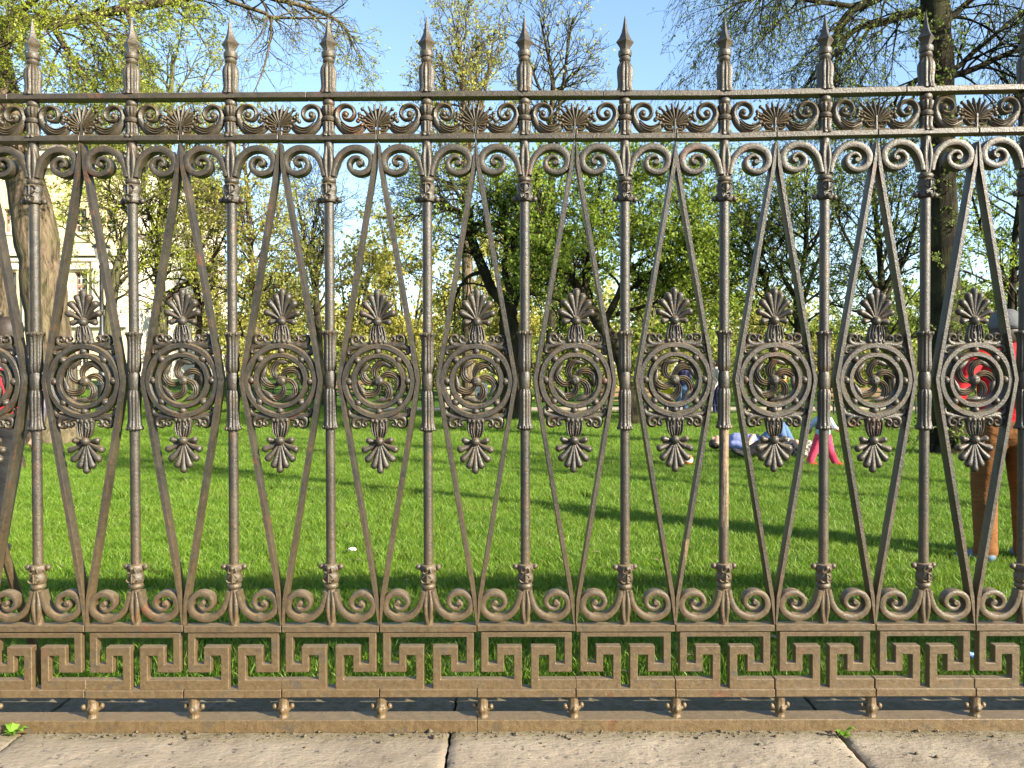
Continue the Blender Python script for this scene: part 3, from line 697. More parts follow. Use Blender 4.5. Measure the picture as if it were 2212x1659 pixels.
# 2 tree whose bark shows at the very edge of the picture
D = 11
t = Tree("lime_tree", "pale-barked trunk cut off by the left edge, nearest to it", 12, BARK, LEAFY, base=WL(-20, D))
tr = t.limb([(*WL(-18, D), .42)] + pl(D, [(-20, 900, 44), (-22, 700, 40), (-30, 480, 37), (-60, 250, 34), (-110, 0, 30), (-160, -300, 22), (-180, -600, 12)]), 14)
t.spawn(tr, .6, 1, 14, 2.2, 2, o); t.finish()
# 3 slender trees before the pale building
o3 = opt(seg=.3, wob=.17, grav=-.01, kids=[0, 5.5, 4.5], kl=[1, 1.2, 2.0], leaves=7, lspread=.1, lsize=.068, rmax=.05, rmin=.006, up=.1)
def slender(D, label, seed, pts, arms, k, L, o, leaf=LEAFW, bark=BARKG, name="garden_tree", f=.35):
    t = Tree(name, label, seed, bark, leaf, base=WL(pts[0][0], D))
    g = WL(pts[0][0], D); tr = t.limb([(*g, pts[0][2] * 1.25 * D / FPX)] + pl(D, pts), 10)
    t.spawn(tr, f, 1, k, L, 2, o)
    for a in arms:
        lb = t.limb(pl(D, a), 7); t.spawn(lb, .25, 1, max(3, k // 3), L * .7, 2, o)
    t.finish()
slender(24, "upright greenish trunk in front of the pale building's wing", 21, [(346, 860, 15), (348, 700, 13), (347, 600, 11.5), (352, 480, 10.5), (362, 380, 9), (372, 250, 7), (380, 120, 4)], [[(350, 530, 6), (335, 490, 4), (318, 440, 3), (310, 400, 2)], [(362, 390, 6), (400, 330, 4), (440, 260, 2.5)], [(358, 420, 5), (330, 340, 3), (300, 270, 2)]], 15, 2.6, o3)
slender(23, "tree leaning right past the pale building's tall window", 22, [(228, 870, 14), (236, 720, 12), (244, 640, 11), (262, 555, 9.5), (284, 490, 8), (310, 410, 6), (335, 320, 4)], [[(255, 580, 5), (225, 520, 4), (190, 470, 2.5)], [(284, 490, 5), (280, 430, 3.5), (262, 370, 2)]], 13, 2.4, opt(**{**o3, 'leaves': 13}), LEAFY, BARKG)
slender(25, "tree forking low with a dark elbow beside the upright trunk", 23, [(352, 870, 9), (356, 720, 8), (362, 655, 8), (385, 622, 7), (410, 606, 6), (428, 565, 5), (436, 500, 4), (440, 430, 2.5)], [[(410, 606, 5), (440, 590, 4), (470, 545, 3), (490, 500, 2)]], 9, 1.9, opt(**{**o3, 'leaves': 3.5}), LEAFW, BARK)
slender(27, "thin tree with two dark stems left of the bare tree", 24, [(425, 860, 7), (428, 760, 6.5), (432, 680, 6), (424, 600, 5.5), (420, 520, 5), (428, 430, 4), (440, 340, 2.5)], [[(432, 690, 4), (452, 600, 3.5), (470, 520, 2.5), (478, 450, 1.5)]], 11, 2.2, opt(**{**o3, 'leaves': 4}), LEAFW, BARKD)
slender(24, "yellow-green leafy tree spreading left of the open sky", 25, [(560, 870, 8), (556, 760, 7), (548, 660, 6.5), (545, 560, 6), (540, 470, 5), (535, 390, 4), (530, 300, 2.5)], [[(546, 580, 4), (580, 520, 3), (610, 450, 2)], [(545, 560, 4), (510, 500, 3), (490, 430, 2)], [(550, 650, 4), (590, 620, 3), (620, 600, 2)]], 22, 2.4, opt(**{**o3, 'leaves': 12, 'lsize': .072}), LEAFW, BARK, f=.3)
ob = opt(seg=.3, wob=.15, grav=.0, kids=[0, 6, 5], kl=[1, 1.3, 2.2], leaves=1.1, lspread=.08, lsize=.07, rmax=.05, rmin=.006, up=.12)
slender(28, "nearly bare tree standing against the open sky", 26, [(692, 870, 8), (690, 740, 7.5), (684, 650, 7), (686, 600, 6), (700, 540, 4.5), (715, 470, 3), (722, 400, 2)], [[(685, 640, 5), (670, 570, 4), (655, 490, 3), (640, 410, 2)], [(690, 600, 4), (676, 520, 3), (690, 430, 2)]], 16, 2.6, ob, LEAFW, BARKD, f=.3)
# 4 the dark twisted tree in the middle
D = 22
t = Tree("twisted_tree", "dark twisted tree with crooked limbs in the middle of the park", 31, BARKD, LEAFG, base=WL(1103, D))
tr = t.limb([(*WL(1106, D), .42)] + pl(D, [(1103, 860, 25), (1101, 760, 22), (1099, 700, 21), (1098, 665, 20), (1110, 640, 15), (1118, 605, 12), (1112, 536, 9), (1120, 470, 6), (1135, 400, 3)]), 12)
A = [t.limb(pl(D, q), 8) for q in (
    [(1098, 668, 14), (1080, 642, 12), (1064, 628, 11), (1048, 590, 11), (1030, 547, 10.5), (1018, 508, 10), (1015, 470, 9.5), (1016, 452, 7)],
    [(1016, 484, 7), (1005, 468, 6), (993, 460, 5.5), (962, 442, 4.5), (925, 430, 3.5), (890, 410, 2)],
    [(1018, 486, 5), (1040, 484, 4.5), (1071, 489, 4.2), (1130, 506, 3.2), (1180, 520, 2)],
    [(1110, 652, 8), (1130, 638, 7), (1150, 632, 6.5), (1189, 641, 5.5), (1224, 658, 3.5), (1250, 690, 2)],
    [(1104, 640, 8), (1090, 580, 6), (1094, 520, 5), (1080, 440, 3.5), (1070, 370, 2)],
    [(1046, 586, 5), (1010, 600, 3.5), (985, 640, 2.5), (975, 690, 1.5)],
    [(1114, 620, 7), (1150, 580, 5.5), (1175, 520, 4.5), (1200, 440, 3), (1215, 380, 2)],
    [(1015, 465, 5), (985, 410, 3.5), (960, 350, 2)])]
oc = opt(seg=.22, wob=.22, grav=-.015, kids=[0, 6, 5], kl=[1, 1.0, 1.6], leaves=8, lspread=.08, lsize=.085, rmax=.045, rmin=.005)
for i, a in enumerate(A): t.spawn(a, .3, 1, [6, 8, 7, 6, 8, 6, 9, 7][i], 1.9, 2, opt(**{**oc, 'leaves': [3, 3, 7, 4, 6, 3, 13, 4][i], 'lsize': .07}))
t.spawn(tr, .6, 1, 8, 1.8, 2, oc); t.finish()
# 5 the green-leaved tree leaning left behind it
D = 20
t = Tree("leaning_tree", "bright green tree with a thick trunk slanting up to the left", 32, BARKD, LEAFG, base=WL(1360, D))
tr = t.limb([(*WL(1375, D), .30)] + pl(D, [(1352, 800, 20), (1329, 748, 18), (1286, 684, 15), (1240, 614, 12), (1205, 560, 9), (1180, 500, 6), (1165, 430, 4), (1160, 360, 2)]), 10)
A = [t.limb(pl(D, q), 8) for q in ([(1300, 704, 9), (1330, 650, 7), (1355, 580, 6), (1365, 500, 4.5), (1370, 420, 3), (1380, 350, 2)], [(1265, 652, 8), (1265, 590, 6), (1275, 520, 4.5), (1290, 440, 3), (1300, 370, 2)],
    [(1340, 640, 5), (1400, 600, 4), (1450, 560, 3), (1500, 520, 2)], [(1240, 614, 6), (1215, 600, 4), (1190, 590, 3)], [(1350, 590, 5), (1420, 540, 3.5), (1470, 470, 2.5), (1500, 410, 1.5)], [(1330, 680, 5), (1400, 660, 3.5), (1460, 640, 2.5), (1520, 640, 1.5)])]
for a in A: t.spawn(a, .2, 1, 10, 1.9, 2, opt(**{**oc, 'leaves': 18, 'lsize': .07}))
t.spawn(tr, .4, 1, 10, 1.6, 2, opt(**{**oc, 'leaves': 9})); t.finish()
# 6 willow on the right, trunk close behind the fence
D = 12.5
t = Tree("willow_tree", "dark willow trunk on the right with drooping bare twigs and sprouting bark", 41, BARKB, LEAFD, base=WL(2045, D))
tr = t.limb([(*WL(2046, D), .42)] + pl(D, [(2045, 960, 42), (2042, 860, 38), (2038, 700, 35), (2030, 400, 31), (2022, 200, 33), (2014, 0, 29), (2000, -200, 24), (1990, -420, 18), (1985, -650, 10)]), 14)
ow = opt(seg=.14, wob=.10, grav=-.12, droop=1.2, kids=[0, 4.6, 4.2], kl=[1, .9, 1.3], ang=(20, 60), ratio=(.5, .8), leaves=4.5, lspread=.025, lsize=.034, rmax=.022, rmin=.0028, leaflev=1)
LIMBS = ([(2005, 20, 14), (1981, 32, 10), (1955, 38, 9), (1908, 54, 8), (1860, 63, 7), (1835, 79, 5.5), (1816, 105, 3.5), (1800, 150, 2)],
    [(2000, -60, 16), (1950, -40, 13), (1892, 3, 11), (1845, 25, 9.5), (1810, 63, 7.5), (1797, 105, 4), (1780, 160, 2)],
    [(1845, 22, 6), (1760, 10, 5), (1680, 0, 4), (1600, 10, 3), (1550, 40, 1.5)],
    [(1950, -45, 9, .5), (1800, -90, 7, .7), (1680, -70, 5, .9), (1580, -30, 3, 1)],
    [(2040, 170, 9), (2069, 165, 7), (2114, 149, 6.5), (2161, 127, 5.5), (2240, 100, 4), (2330, 110, 2)],
    [(2040, 155, 7), (2063, 152, 6), (2098, 120, 5), (2145, 82, 4.5), (2193, 41, 3.5), (2260, 0, 2)],
    [(2035, 55, 9), (2060, 35, 7), (2098, 3, 6), (2160, -50, 4), (2240, -70, 2)],
    [(2005, 190, 6), (1985, 175, 5), (1960, 190, 4), (1935, 215, 3), (1925, 270, 2)],
    [(2010, -150, 12, .2), (2100, -190, 9, .4), (2220, -160, 6, .5), (2330, -80, 3, .6)],
    [(1990, -200, 12, -.5), (1880, -220, 9, -1.0), (1740, -170, 6, -1.3), (1640, -90, 3, -1.5)])
A = [t.limb(pl(D, q), 8) for q in LIMBS]
for i, a in enumerate(A): t.spawn(a, .15, 1, [9, 9, 9, 10, 10, 10, 8, 6, 9, 9][i], 1.55, 2, ow)
osp = opt(seg=.12, wob=.2, grav=-.03, kids=[0, 4], kl=[1, .5], leaves=16, lspread=.03, lsize=.045, rmax=.006, rmin=.003, leaflev=1)
t.spawn(tr, .1, .8, 120, .5, 1, osp, (50, 100), .1); t.finish()
# 7 trees right of the middle
o7 = opt(seg=.26, wob=.17, grav=.0, kids=[0, 5, 4], kl=[1, 1.1, 1.8], leaves=14, lspread=.1, lsize=.06, rmax=.04, rmin=.006, up=.1)
slender(21, "thin forked tree with sparse yellow-green leaves, right of the middle", 51, [(1665, 860, 8), (1668, 740, 7), (1660, 650, 6.5), (1648, 594, 6), (1636, 566, 5.5), (1655, 530, 4), (1680, 495, 3), (1700, 430, 2)], [[(1640, 575, 5), (1610, 520, 3.5), (1590, 450, 2)], [(1650, 600, 4), (1620, 570, 3), (1585, 540, 2)]], 14, 2.1, o7, LEAFY, BARKD, f=.3)
slender(20, "dark-stemmed leafy tree between the forked tree and the willow", 52, [(1726, 860, 9), (1723, 715, 7.5), (1720, 626, 6.5), (1737, 566, 5.5), (1741, 490, 4.5), (1740, 420, 3), (1745, 350, 2)], [[(1724, 690, 5), (1745, 620, 4), (1775, 540, 3), (1800, 470, 2)], [(1722, 660, 4), (1690, 600, 3), (1670, 560, 2)], [(1738, 560, 4), (1765, 510, 3), (1790, 420, 2)]], 18, 2.2, opt(**{**o7, 'leaves': 13}), LEAFD, BARKD, f=.25)
slender(18, "dark leafy tree just left of the willow trunk", 53, [(1925, 880, 10), (1915, 760, 8.5), (1905, 660, 8), (1900, 560, 6.5), (1890, 470, 5), (1880, 380, 3.5), (1880, 300, 2)], [[(1905, 660, 5), (1945, 580, 4), (1975, 490, 3), (1990, 420, 2)], [(1905, 640, 5), (1860, 570, 4), (1820, 500, 3), (1800, 440, 2)], [(1900, 580, 4), (1930, 500, 3), (1945, 400, 2)]], 18, 2.0, opt(**{**o7, 'leaves': 14, 'lsize': .058}), LEAFD, BARKD, f=.25)
slender(17, "bushy green tree at the right edge behind the man", 54, [(2175, 900, 10), (2180, 760, 9), (2185, 640, 8), (2190, 520, 6), (2200, 420, 4), (2205, 330, 2)], [[(2185, 640, 5), (2140, 560, 4), (2110, 470, 3), (2090, 400, 2)], [(2186, 620, 5), (2240, 540, 4), (2270, 450, 2)]], 18, 1.9, opt(**{**o7, 'leaves': 14, 'lsize': .065}), LEAFG, BARKD, f=.2)
# 8 two tall trees rising against the sky in the middle
os_ = opt(seg=.4, wob=.14, grav=.005, kids=[0, 4.5, 4], kl=[1, 1.6, 2.4], ang=(25, 65), leaves=3.2, lspread=.14, lsize=.15, rmax=.06, rmin=.009, up=.22)
slender(36, "tall tree with pale new leaves rising against the sky, left of two", 61, [(1012, 850, 14), (1010, 600, 12), (1008, 400, 9), (1004, 260, 7), (998, 150, 4.5), (990, 60, 2)], [[(1008, 350, 6), (1040, 240, 4.5), (1060, 140, 3), (1070, 70, 1.5)], [(1006, 320, 5), (970, 220, 4), (955, 120, 2)], [(1004, 260, 4), (1030, 180, 3), (1035, 110, 2)]], 24, 3.1, opt(**{**os_, 'leaves': 5, 'lsize': .11}), LEAFW, BARK, f=.4)
slender(36, "tall thin nearly bare tree against the sky, right of two", 62, [(1190, 850, 12), (1190, 600, 10), (1192, 400, 8), (1190, 280, 6.5), (1195, 180, 5), (1180, 100, 3), (1165, 30, 1.5)], [[(1191, 300, 5), (1215, 200, 4), (1228, 100, 3), (1240, 40, 1.5)], [(1192, 250, 4), (1160, 180, 3), (1130, 90, 2)], [(1193, 220, 3), (1230, 170, 2.5), (1258, 150, 1.5)]], 19, 2.9, opt(**{**os_, 'leaves': 1.6, 'lsize': .12}), LEAFW, BARKD, f=.45)

# ------------------------------------------------------------------ background willows and wood
def fuzzy(D, x, ytop, half, label, seed, leaf, dens=1.0, lsize=.24, name="willow_tree", group="willows along the far side of the lawn", floor=None):
    t = Tree(name, label, seed, BARKG, leaf, group, base=WL(x, D)); r = t.r
    top = W(x, ytop, D)[2]; R_ = half * D / FPX; bx, by, bz = WL(x, D); H = top - bz
    ow2 = opt(seg=.55, wob=.13, grav=-.06, droop=.5, kids=[0, 4, 4], kl=[1, 1.6, 2.6], ang=(20, 55), leaves=19 * dens, clump=6, lspread=.36, lsize=lsize * .8, rmax=.05, rmin=.012, floor=bz + .2, up=.08)
    for k in range(5):
        a = r.uniform(0, 6.283); rr = R_ * r.uniform(.3, .75)
        st = t.limb([(bx + r.uniform(-.2, .2), by + r.uniform(-.2, .2), bz, .09), (bx + rr * .3 * math.cos(a), by + rr * .3 * math.sin(a), bz + H * .35, .07), (bx + rr * .7 * math.cos(a), by + rr * .7 * math.sin(a), bz + H * .68, .05), (bx + rr * math.cos(a), by + rr * math.sin(a), bz + H * .9, .03)], 6)
        t.spawn(st, .12, 1, 9, R_ * .62, 2, ow2, (25, 75))
    t.finish()
LEAFB = mat_leaf("leaf_far_willow", (0.325, 0.319, 0.052), (0.494, 0.448, 0.104), .5)
LEAFC = mat_leaf("leaf_far_green", (0.208, 0.286, 0.034), (0.364, 0.403, 0.072), .5)
fz = [(40, 500, 560, 90, "yellowish willow at the end of the pale building", LEAFB), (44, 610, 590, 90, "low yellowish willow behind the leafy tree", LEAFB), (42, 760, 520, 100, "fluffy yellow-green willow right of the bare tree", LEAFB),
      (46, 880, 440, 110, "tall fluffy willow left of the twisted tree", LEAFB), (40, 985, 560, 80, "brownish yellow willow just left of the twisted tree", LEAFB), (48, 1090, 470, 120, "broad willow behind the twisted tree", LEAFB),
      (44, 1230, 520, 100, "yellow-green willow behind the slanting trunk", LEAFC), (40, 1390, 560, 100, "green bushy willow behind the green-leaved tree", LEAFC), (42, 1520, 590, 90, "low bright willow left of the forked tree", LEAFC),
      (46, 1640, 680, 80, "low shrubby willow behind the forked tree", LEAFB), (44, 1790, 690, 90, "low olive willow left of the willow trunk", LEAFC), (42, 1960, 640, 100, "olive willow behind the willow trunk", LEAFC), (46, 2120, 620, 110, "green willow behind the man", LEAFC), (44, 2290, 560, 110, "green willow beyond the right edge", LEAFC)]
for i, (D, x, yt, hf, lab, lf) in enumerate(fz): fuzzy(D, x, yt, hf, lab, 100 + i, lf, 1.25)
# low bushes that close the far edge of the lawn
for i, (D, x, yt, hf, lab) in enumerate([(36, 560, 735, 75, "low round bush left of the bare tree's foot"), (37, 700, 745, 70, "low round bush at the bare tree's foot"), (35, 840, 738, 75, "low round bush right of the bare tree's foot"), (38, 960, 742, 70, "low round bush left of the twisted trunk's foot"), (36, 1170, 738, 75, "low round bush right of the twisted trunk's foot"),
        (37, 1290, 745, 70, "low round bush by the slanting trunk's foot"), (36, 1420, 735, 75, "low round bush below the green-leaved tree"), (38, 1545, 742, 75, "low round bush left of the forked tree's foot"), (36, 1670, 748, 70, "low round bush behind the forked tree's foot"), (37, 1800, 745, 75, "low round bush between forked tree and willow trunk"), (36, 1930, 742, 75, "low round bush just left of the willow's foot"), (37, 2080, 740, 80, "low round bush behind the willow's foot"), (36, 2220, 735, 80, "low round bush at the right edge")]):
    fuzzy(D, x, yt, hf, lab, 140 + i, LEAFC if i % 3 else LEAFB, 1.5, .16, "bush", "bushes along the far side of the lawn")
def wood():
    g = np.random.RandomState(5); n = 90000; A = g.uniform(-78, 95, n); Y = g.uniform(62, 84, n)
    prof = np.interp(A, [-30, -5, 18, 26, 95], [8.5, 9, 8.5, 6, 6.5]) + 1.3 * np.sin(A * .11) + 1.0 * np.sin(A * .31 + 1) + .6 * np.sin(A * .83)
    Z = LAWN + g.beta(1.5, 1.3, n) * prof; C = np.stack([A, Y, Z], 1); S = g.uniform(.25, .6, n)
    keep = A > -26; C = C[keep]; S = S[keep]; n = len(C)
    q = g.normal(size=(n, 3)); q /= np.linalg.norm(q, axis=1)[:, None]; u = np.cross(q, g.normal(size=(n, 3))); u /= np.linalg.norm(u, axis=1)[:, None]; v = np.cross(q, u)
    V = np.stack([C - u * S[:, None] * .5, C + v * S[:, None] * .35, C + u * S[:, None] * .5, C - v * S[:, None] * .35], 1).reshape(-1, 3)
    o = link("distant_wood", np_mesh("distant_wood", V, np.arange(4 * n).reshape(-1, 4), LEAFB, attr=np.repeat(g.rand(n), 4)))
    tag(o, "hazy mass of far-off yellow-green wood", "wood", kind="stuff")
wood()
# trees outside the picture on the right, whose trunks draw the shadow stripes across the lawn
for i, (x, y, h, rad, lab) in enumerate([(6.7, 1.05, 9, .11, "young tree beyond the right edge, nearest the fence"), (9.5, 2.0, 9.5, .12, "young tree beyond the right edge, second from the fence"), (12.2, 2.1, 10, .12, "young tree beyond the right edge, farthest from the fence")]):
    t = Tree("garden_tree", lab, 170 + i, BARK, LEAFY, "young trees outside the picture", base=(x, max(y, .9), LAWN - .05)); y = max(y, .9)
    tr = t.limb([(x, y, LAWN - .05, rad * 1.3), (x, y, LAWN + .4, rad), (x + .05, y, 2.2, rad * .9), (x, y + .1, h * .65, rad * .6), (x, y, h, .02)], 10)
    t.spawn(tr, .62, 1, 12, 2.0, 2, opt(seg=.3, leaves=2, lsize=.07, rmax=.04, up=.15)); t.finish()

# ------------------------------------------------------------------ pale building on the left
WALLY = mat_simple("stucco_pale_yellow", (.56, .47, .27), .9, .06, 1.2); WALLW = mat_simple("stucco_white", (.56, .51, .40), .9, .04, 1.5)
ROOFM = mat_simple("roof_sheet_grey_brown", (.20, .16, .14), .6, .2, 3); FRAME = mat_simple("window_frame_brown", (.20, .11, .09), .6, .2, 8)
GL, tg, bg_ = newmat("window_glass"); bg_.inputs["Base Color"].default_value = (.035, .045, .05, 1); bg_.inputs["Roughness"].default_value = .25; bg_.inputs["Specular IOR Level"].default_value = .4
def building():
    bl = tag(empty("pale_building", (-22, 38, LAWN + .6)), "sunlit pale yellow and white classical building behind the left trees", "building")
    O = Vector(bl.location)
    def lbox(name, mt, x0, x1, y0, y1, z0, z1, parent=bl, bevel=0):
        mb = MB(); mb.box(x0 - O.x, x1 - O.x, y0 - O.y, y1 - O.y, z0 - O.z, z1 - O.z); return mb.build(name, mt, parent, bevel=bevel)
    d = 40.0; yf = d + CAM_Y
    X = lambda px: (px - 1106) / FPX * d
    Zt = lambda py: CAM_Z + (805 - py) / FPX * d
    def window(parent_wall, xc, z0, z1, wd, y, cols=3, rows=6, nrm=None):
        f = MB(); t = .06
        f.box(xc - wd / 2 - O.x, xc + wd / 2 - O.x, y - .02 - O.y, y + .05 - O.y, z0 - O.z, z0 + t - O.z); f.box(xc - wd / 2 - O.x, xc + wd / 2 - O.x, y - .02 - O.y, y + .05 - O.y, z1 - t - O.z, z1 - O.z)
        for q in (-1, 1): f.box(xc + q * wd / 2 - (t if q > 0 else 0) - O.x, xc + q * wd / 2 + (0 if q > 0 else t) - O.x, y - .025 - O.y, y + .055 - O.y, z0 - O.z, z1 - O.z)
        zt = z0 + (z1 - z0) * .62; f.box(xc - wd / 2 - O.x, xc + wd / 2 - O.x, y - .03 - O.y, y + .06 - O.y, zt - .07 - O.z, zt + .07 - O.z)
        wn = f.build("window", FRAME, bl)
        lbox("pane", GL, xc - wd / 2 + .03, xc + wd / 2 - .03, y + .02, y + .04, z0 + .03, z1 - .03, wn)
        gbm = MB()
        for k in range(1, cols): xx = xc - wd / 2 + wd * k / cols; gbm.box(xx - .025 - O.x, xx + .025 - O.x, y - .012 - O.y, y + .03 - O.y, z0 + .05 - O.z, z1 - .05 - O.z)
        for k in range(1, rows): zz = z0 + (z1 - z0) * k / rows; gbm.box(xc - wd / 2 + .04 - O.x, xc + wd / 2 - .04 - O.x, y - .008 - O.y, y + .028 - O.y, zz - .022 - O.z, zz + .022 - O.z)
        gbm.build("glazing_bars", WALLW, wn)
        lbox("sill", WALLW, xc - wd / 2 - .15, xc + wd / 2 + .15, y - .28, y - .03, z0 - .16, z0 - .003, wn)
    # main block with recessed window bays
    xl, xr = X(-420), X(270); zt = Zt(330)
    wins = [(-380, 26), (-300, 26), (-220, 26), (-140, 26), (-60, 26), (25, 26), (100, 26), (177, 27), (243, 25)]
    z0, z1 = Zt(664), Zt(586); zb0, zb1 = Zt(790), Zt(722)
    ed = [xl] + [v for p, w_ in wins for v in (X(p - w_ / 2), X(p + w_ / 2))] + [xr]
    mb = MB()
    for a, b2 in zip(ed[0::2], ed[1::2]): mb.box(a - O.x, b2 - O.x, 0, .5, LAWN - .1 - O.z, zt - O.z)
    for p, w_ in wins:
        a, b2 = X(p - w_ / 2), X(p + w_ / 2)
        for lo, hi in ((LAWN - .1, zb0), (zb1, z0), (z1, Zt(500)), (Zt(450), zt)): mb.box(a - O.x, b2 - O.x, 0.003, .497, lo - O.z, hi - O.z)
    mb.v = [(x, y + yf - O.y, z) for x, y, z in mb.v]; mb.build("wall", WALLY, bl)
    lbox("inner_block", WALLW, xl, xr - .003, yf + .6, yf + 14, LAWN - .1, zt - .01)
    for p, w_ in wins:
        window(None, X(p), z0, z1, w_ / FPX * d, yf + .22); window(None, X(p), zb0, zb1, w_ / FPX * d, yf + .22, 3, 4); window(None, X(p), Zt(500), Zt(450), w_ / FPX * d, yf + .22, 3, 3)
        lbox("lintel", WALLW, X(p - w_ / 2 - 6), X(p + w_ / 2 + 6), yf - .22, yf - .004, z1 + .12, z1 + .42)
    for py, hh, out in ((545, .35, .35), (560, .18, .2), (340, .5, .6), (360, .25, .35), (700, .25, .22)):
        lbox("cornice", WALLW, xl - out, xr + out, yf - out, yf - .005, Zt(py) - hh / 2, Zt(py) + hh / 2)
    for p in (-340, -180, -20, 62, 140, 212, 262): lbox("pilaster", WALLW, X(p - 8), X(p + 8), yf - .16, yf - .004, Zt(693), Zt(563))
    lbox("roof", ROOFM, xl - .7, xr + .7, yf - .7, yf + 14, zt, zt + .5)
    # receding wing
    a0, a1 = Vector((X(270) - .2, yf + 1.2)), Vector(((505 - 1106) / FPX * 66, 66 + CAM_Y)); u = (a1 - a0).normalized(); L = (a1 - a0).length; nrm = Vector((u.y, -u.x))
    hz = 8.0
    def wq(name, mt, s0, s1, off0, off1, z0, z1, parent):
        mb = MB(); V = []
        for s in (s0, s1):
            for o2 in (off0, off1):
                q = a0 + u * s + nrm * o2
                for z in (z0, z1): V.append((q.x - O.x, q.y - O.y, z - O.z))
        mb.add(V, [(0, 1, 3, 2), (4, 6, 7, 5), (0, 4, 5, 1), (2, 3, 7, 6), (0, 2, 6, 4), (1, 5, 7, 3)]); return mb.build(name, mt, parent)
    ws = [3.0 + 3.6 * k for k in range(int((L - 3) / 3.6))]; e = [0] + [v for s in ws for v in (s - .7, s + .7)] + [L]
    for s0, s1 in zip(e[0::2], e[1::2]): wq("wing_wall", WALLW, s0, s1, -6, 0, LAWN - .1, hz, bl)
    for s in ws:
        for lo, hi in ((LAWN - .1, .9), (2.6, 3.6), (6.2, hz)): wq("wing_wall", WALLW, s - .7, s + .7, -6.003, -.004, lo, hi, bl)
        for lo, hi in ((.9, 2.6), (3.6, 6.2)):
            wn = wq("window", FRAME, s - .7, s + .7, -.4, -.32, lo, hi, bl); wq("pane", GL, s - .62, s + .62, -.31, -.29, lo + .08, hi - .08, wn)
            for k in (-.2, .2): wq("glazing_bars", WALLW, s + k - .025, s + k + .025, -.285, -.26, lo + .1, hi - .1, wn)
    wq("wing_cornice", WALLW, -.1, L + .3, .004, .5, hz - .5, hz, bl); wq("wing_cornice", WALLW, -.1, L + .3, .004, .25, hz - 1.1, hz - .8, bl)
    wq("wing_roof", ROOFM, -.2, L + .4, -6.5, .6, hz + .004, hz + .25, bl)
    mb = MB(); V = []
    for s in (-.2, L + .4):
        for o2, z in ((.6, hz + .26), (-3, hz + 1.5), (-6.5, hz + .26)):
            q = a0 + u * s + nrm * o2; V.append((q.x - O.x, q.y - O.y, z - O.z))
    mb.add(V, [(0, 1, 4, 3), (1, 2, 5, 4), (0, 2, 1), (3, 4, 5), (0, 3, 5, 2)]); mb.build("wing_roof", ROOFM, bl)
building()
# lamp post by the building
def lamp():
    D = 21; x, y, z = WL(221, D); z += .05; k = D / FPX
    root = tag(empty("street_lamp", (x, y, z)), "slim dark lamp post in front of the pale building", "lamp post")
    BLK = mat_simple("lamp_black_paint", (.02, .022, .022), .45, .3, 12)
    zz = lambda py: CAM_Z + (805 - py) * k - z
    m = MB(); m.lathe([(.17, 0), (.17, .12), (.13, .16), (.12, .7), (.14, .74), (.1, .8), (.075, zz(735)), (.1, zz(728)), (.1, zz(720)), (.06, zz(712)), (.045, zz(580)), (.07, zz(574)), (.03, zz(570)), (.03, zz(560))], 14); m.build("post", BLK, root)
    m = MB(); m.lathe([(.06, zz(562)), (.13, zz(556)), (.19, zz(540)), (.2, zz(534))], 6); m.build("lantern", mat_simple("lamp_frosted_glass", (.25, .26, .24), .3, .1, 5), root)
    m = MB(); m.lathe([(.24, zz(534)), (.2, zz(530)), (.08, zz(522)), (.03, zz(516)), (.01, zz(510))], 12); m.build("lantern_cap", BLK, root)
lamp()
# low railing round the far edge of the lawn, benches
BLACK = mat_simple("railing_black_paint", (.018, .018, .018), .5, .3, 12)
def railing(xa, xb, D, label):
    root = tag(empty("low_railing", WL((xa + xb) / 2, D)), label, "railing", "low black railings at the far edge of the lawn"); O = Vector(root.location)
    x0, x1 = (xa - 1106) / FPX * D, (xb - 1106) / FPX * D; y = D + CAM_Y; n = int((x1 - x0) / 1.2)
    for zz in (.22, .42): m = MB(); m.tube([(x0 - O.x, 0, zz), (x1 - O.x, 0, zz)], .018, 6); m.build("rail", BLACK, root)
    for k in range(n + 1): m = MB(); m.tube([(x0 + (x1 - x0) * k / n - O.x, 0, 0), (x0 + (x1 - x0) * k / n - O.x, 0, .46)], .022, 6); m.build("post", BLACK, root)
railing(130, 1050, 27, "left length of the low black railing beyond the lawn"); railing(1180, 2600, 23.5, "right length of the low black railing beyond the lawn")
SAND = mat_simple("path_sand", (.30, .24, .17), 1, .2, 8)
mb = MB(); mb.add([(-40, 25.4, LAWN + .02), (60, 22.0, LAWN + .02), (60, 25.2, LAWN + .02), (-40, 28.6, LAWN + .02)], [(0, 1, 2, 3)]); tag(mb.build("path", SAND), "sandy path beyond the railing", kind="structure")
KIOSK = mat_simple("kiosk_cream_board", (.70, .58, .36), .8, .1, 4)
root = tag(empty("low_wall", WL(977, 29)), "cream low wall seen left of the twisted tree", "wall"); m = MB(); m.box(-.32, .32, -.15, .15, 0, .8); m.build("wall_body", KIOSK, root, bevel=.01); m = MB(); m.box(-.36, .36, -.2, .2, .803, .87); m.build("coping", WALLW, root, bevel=.01)

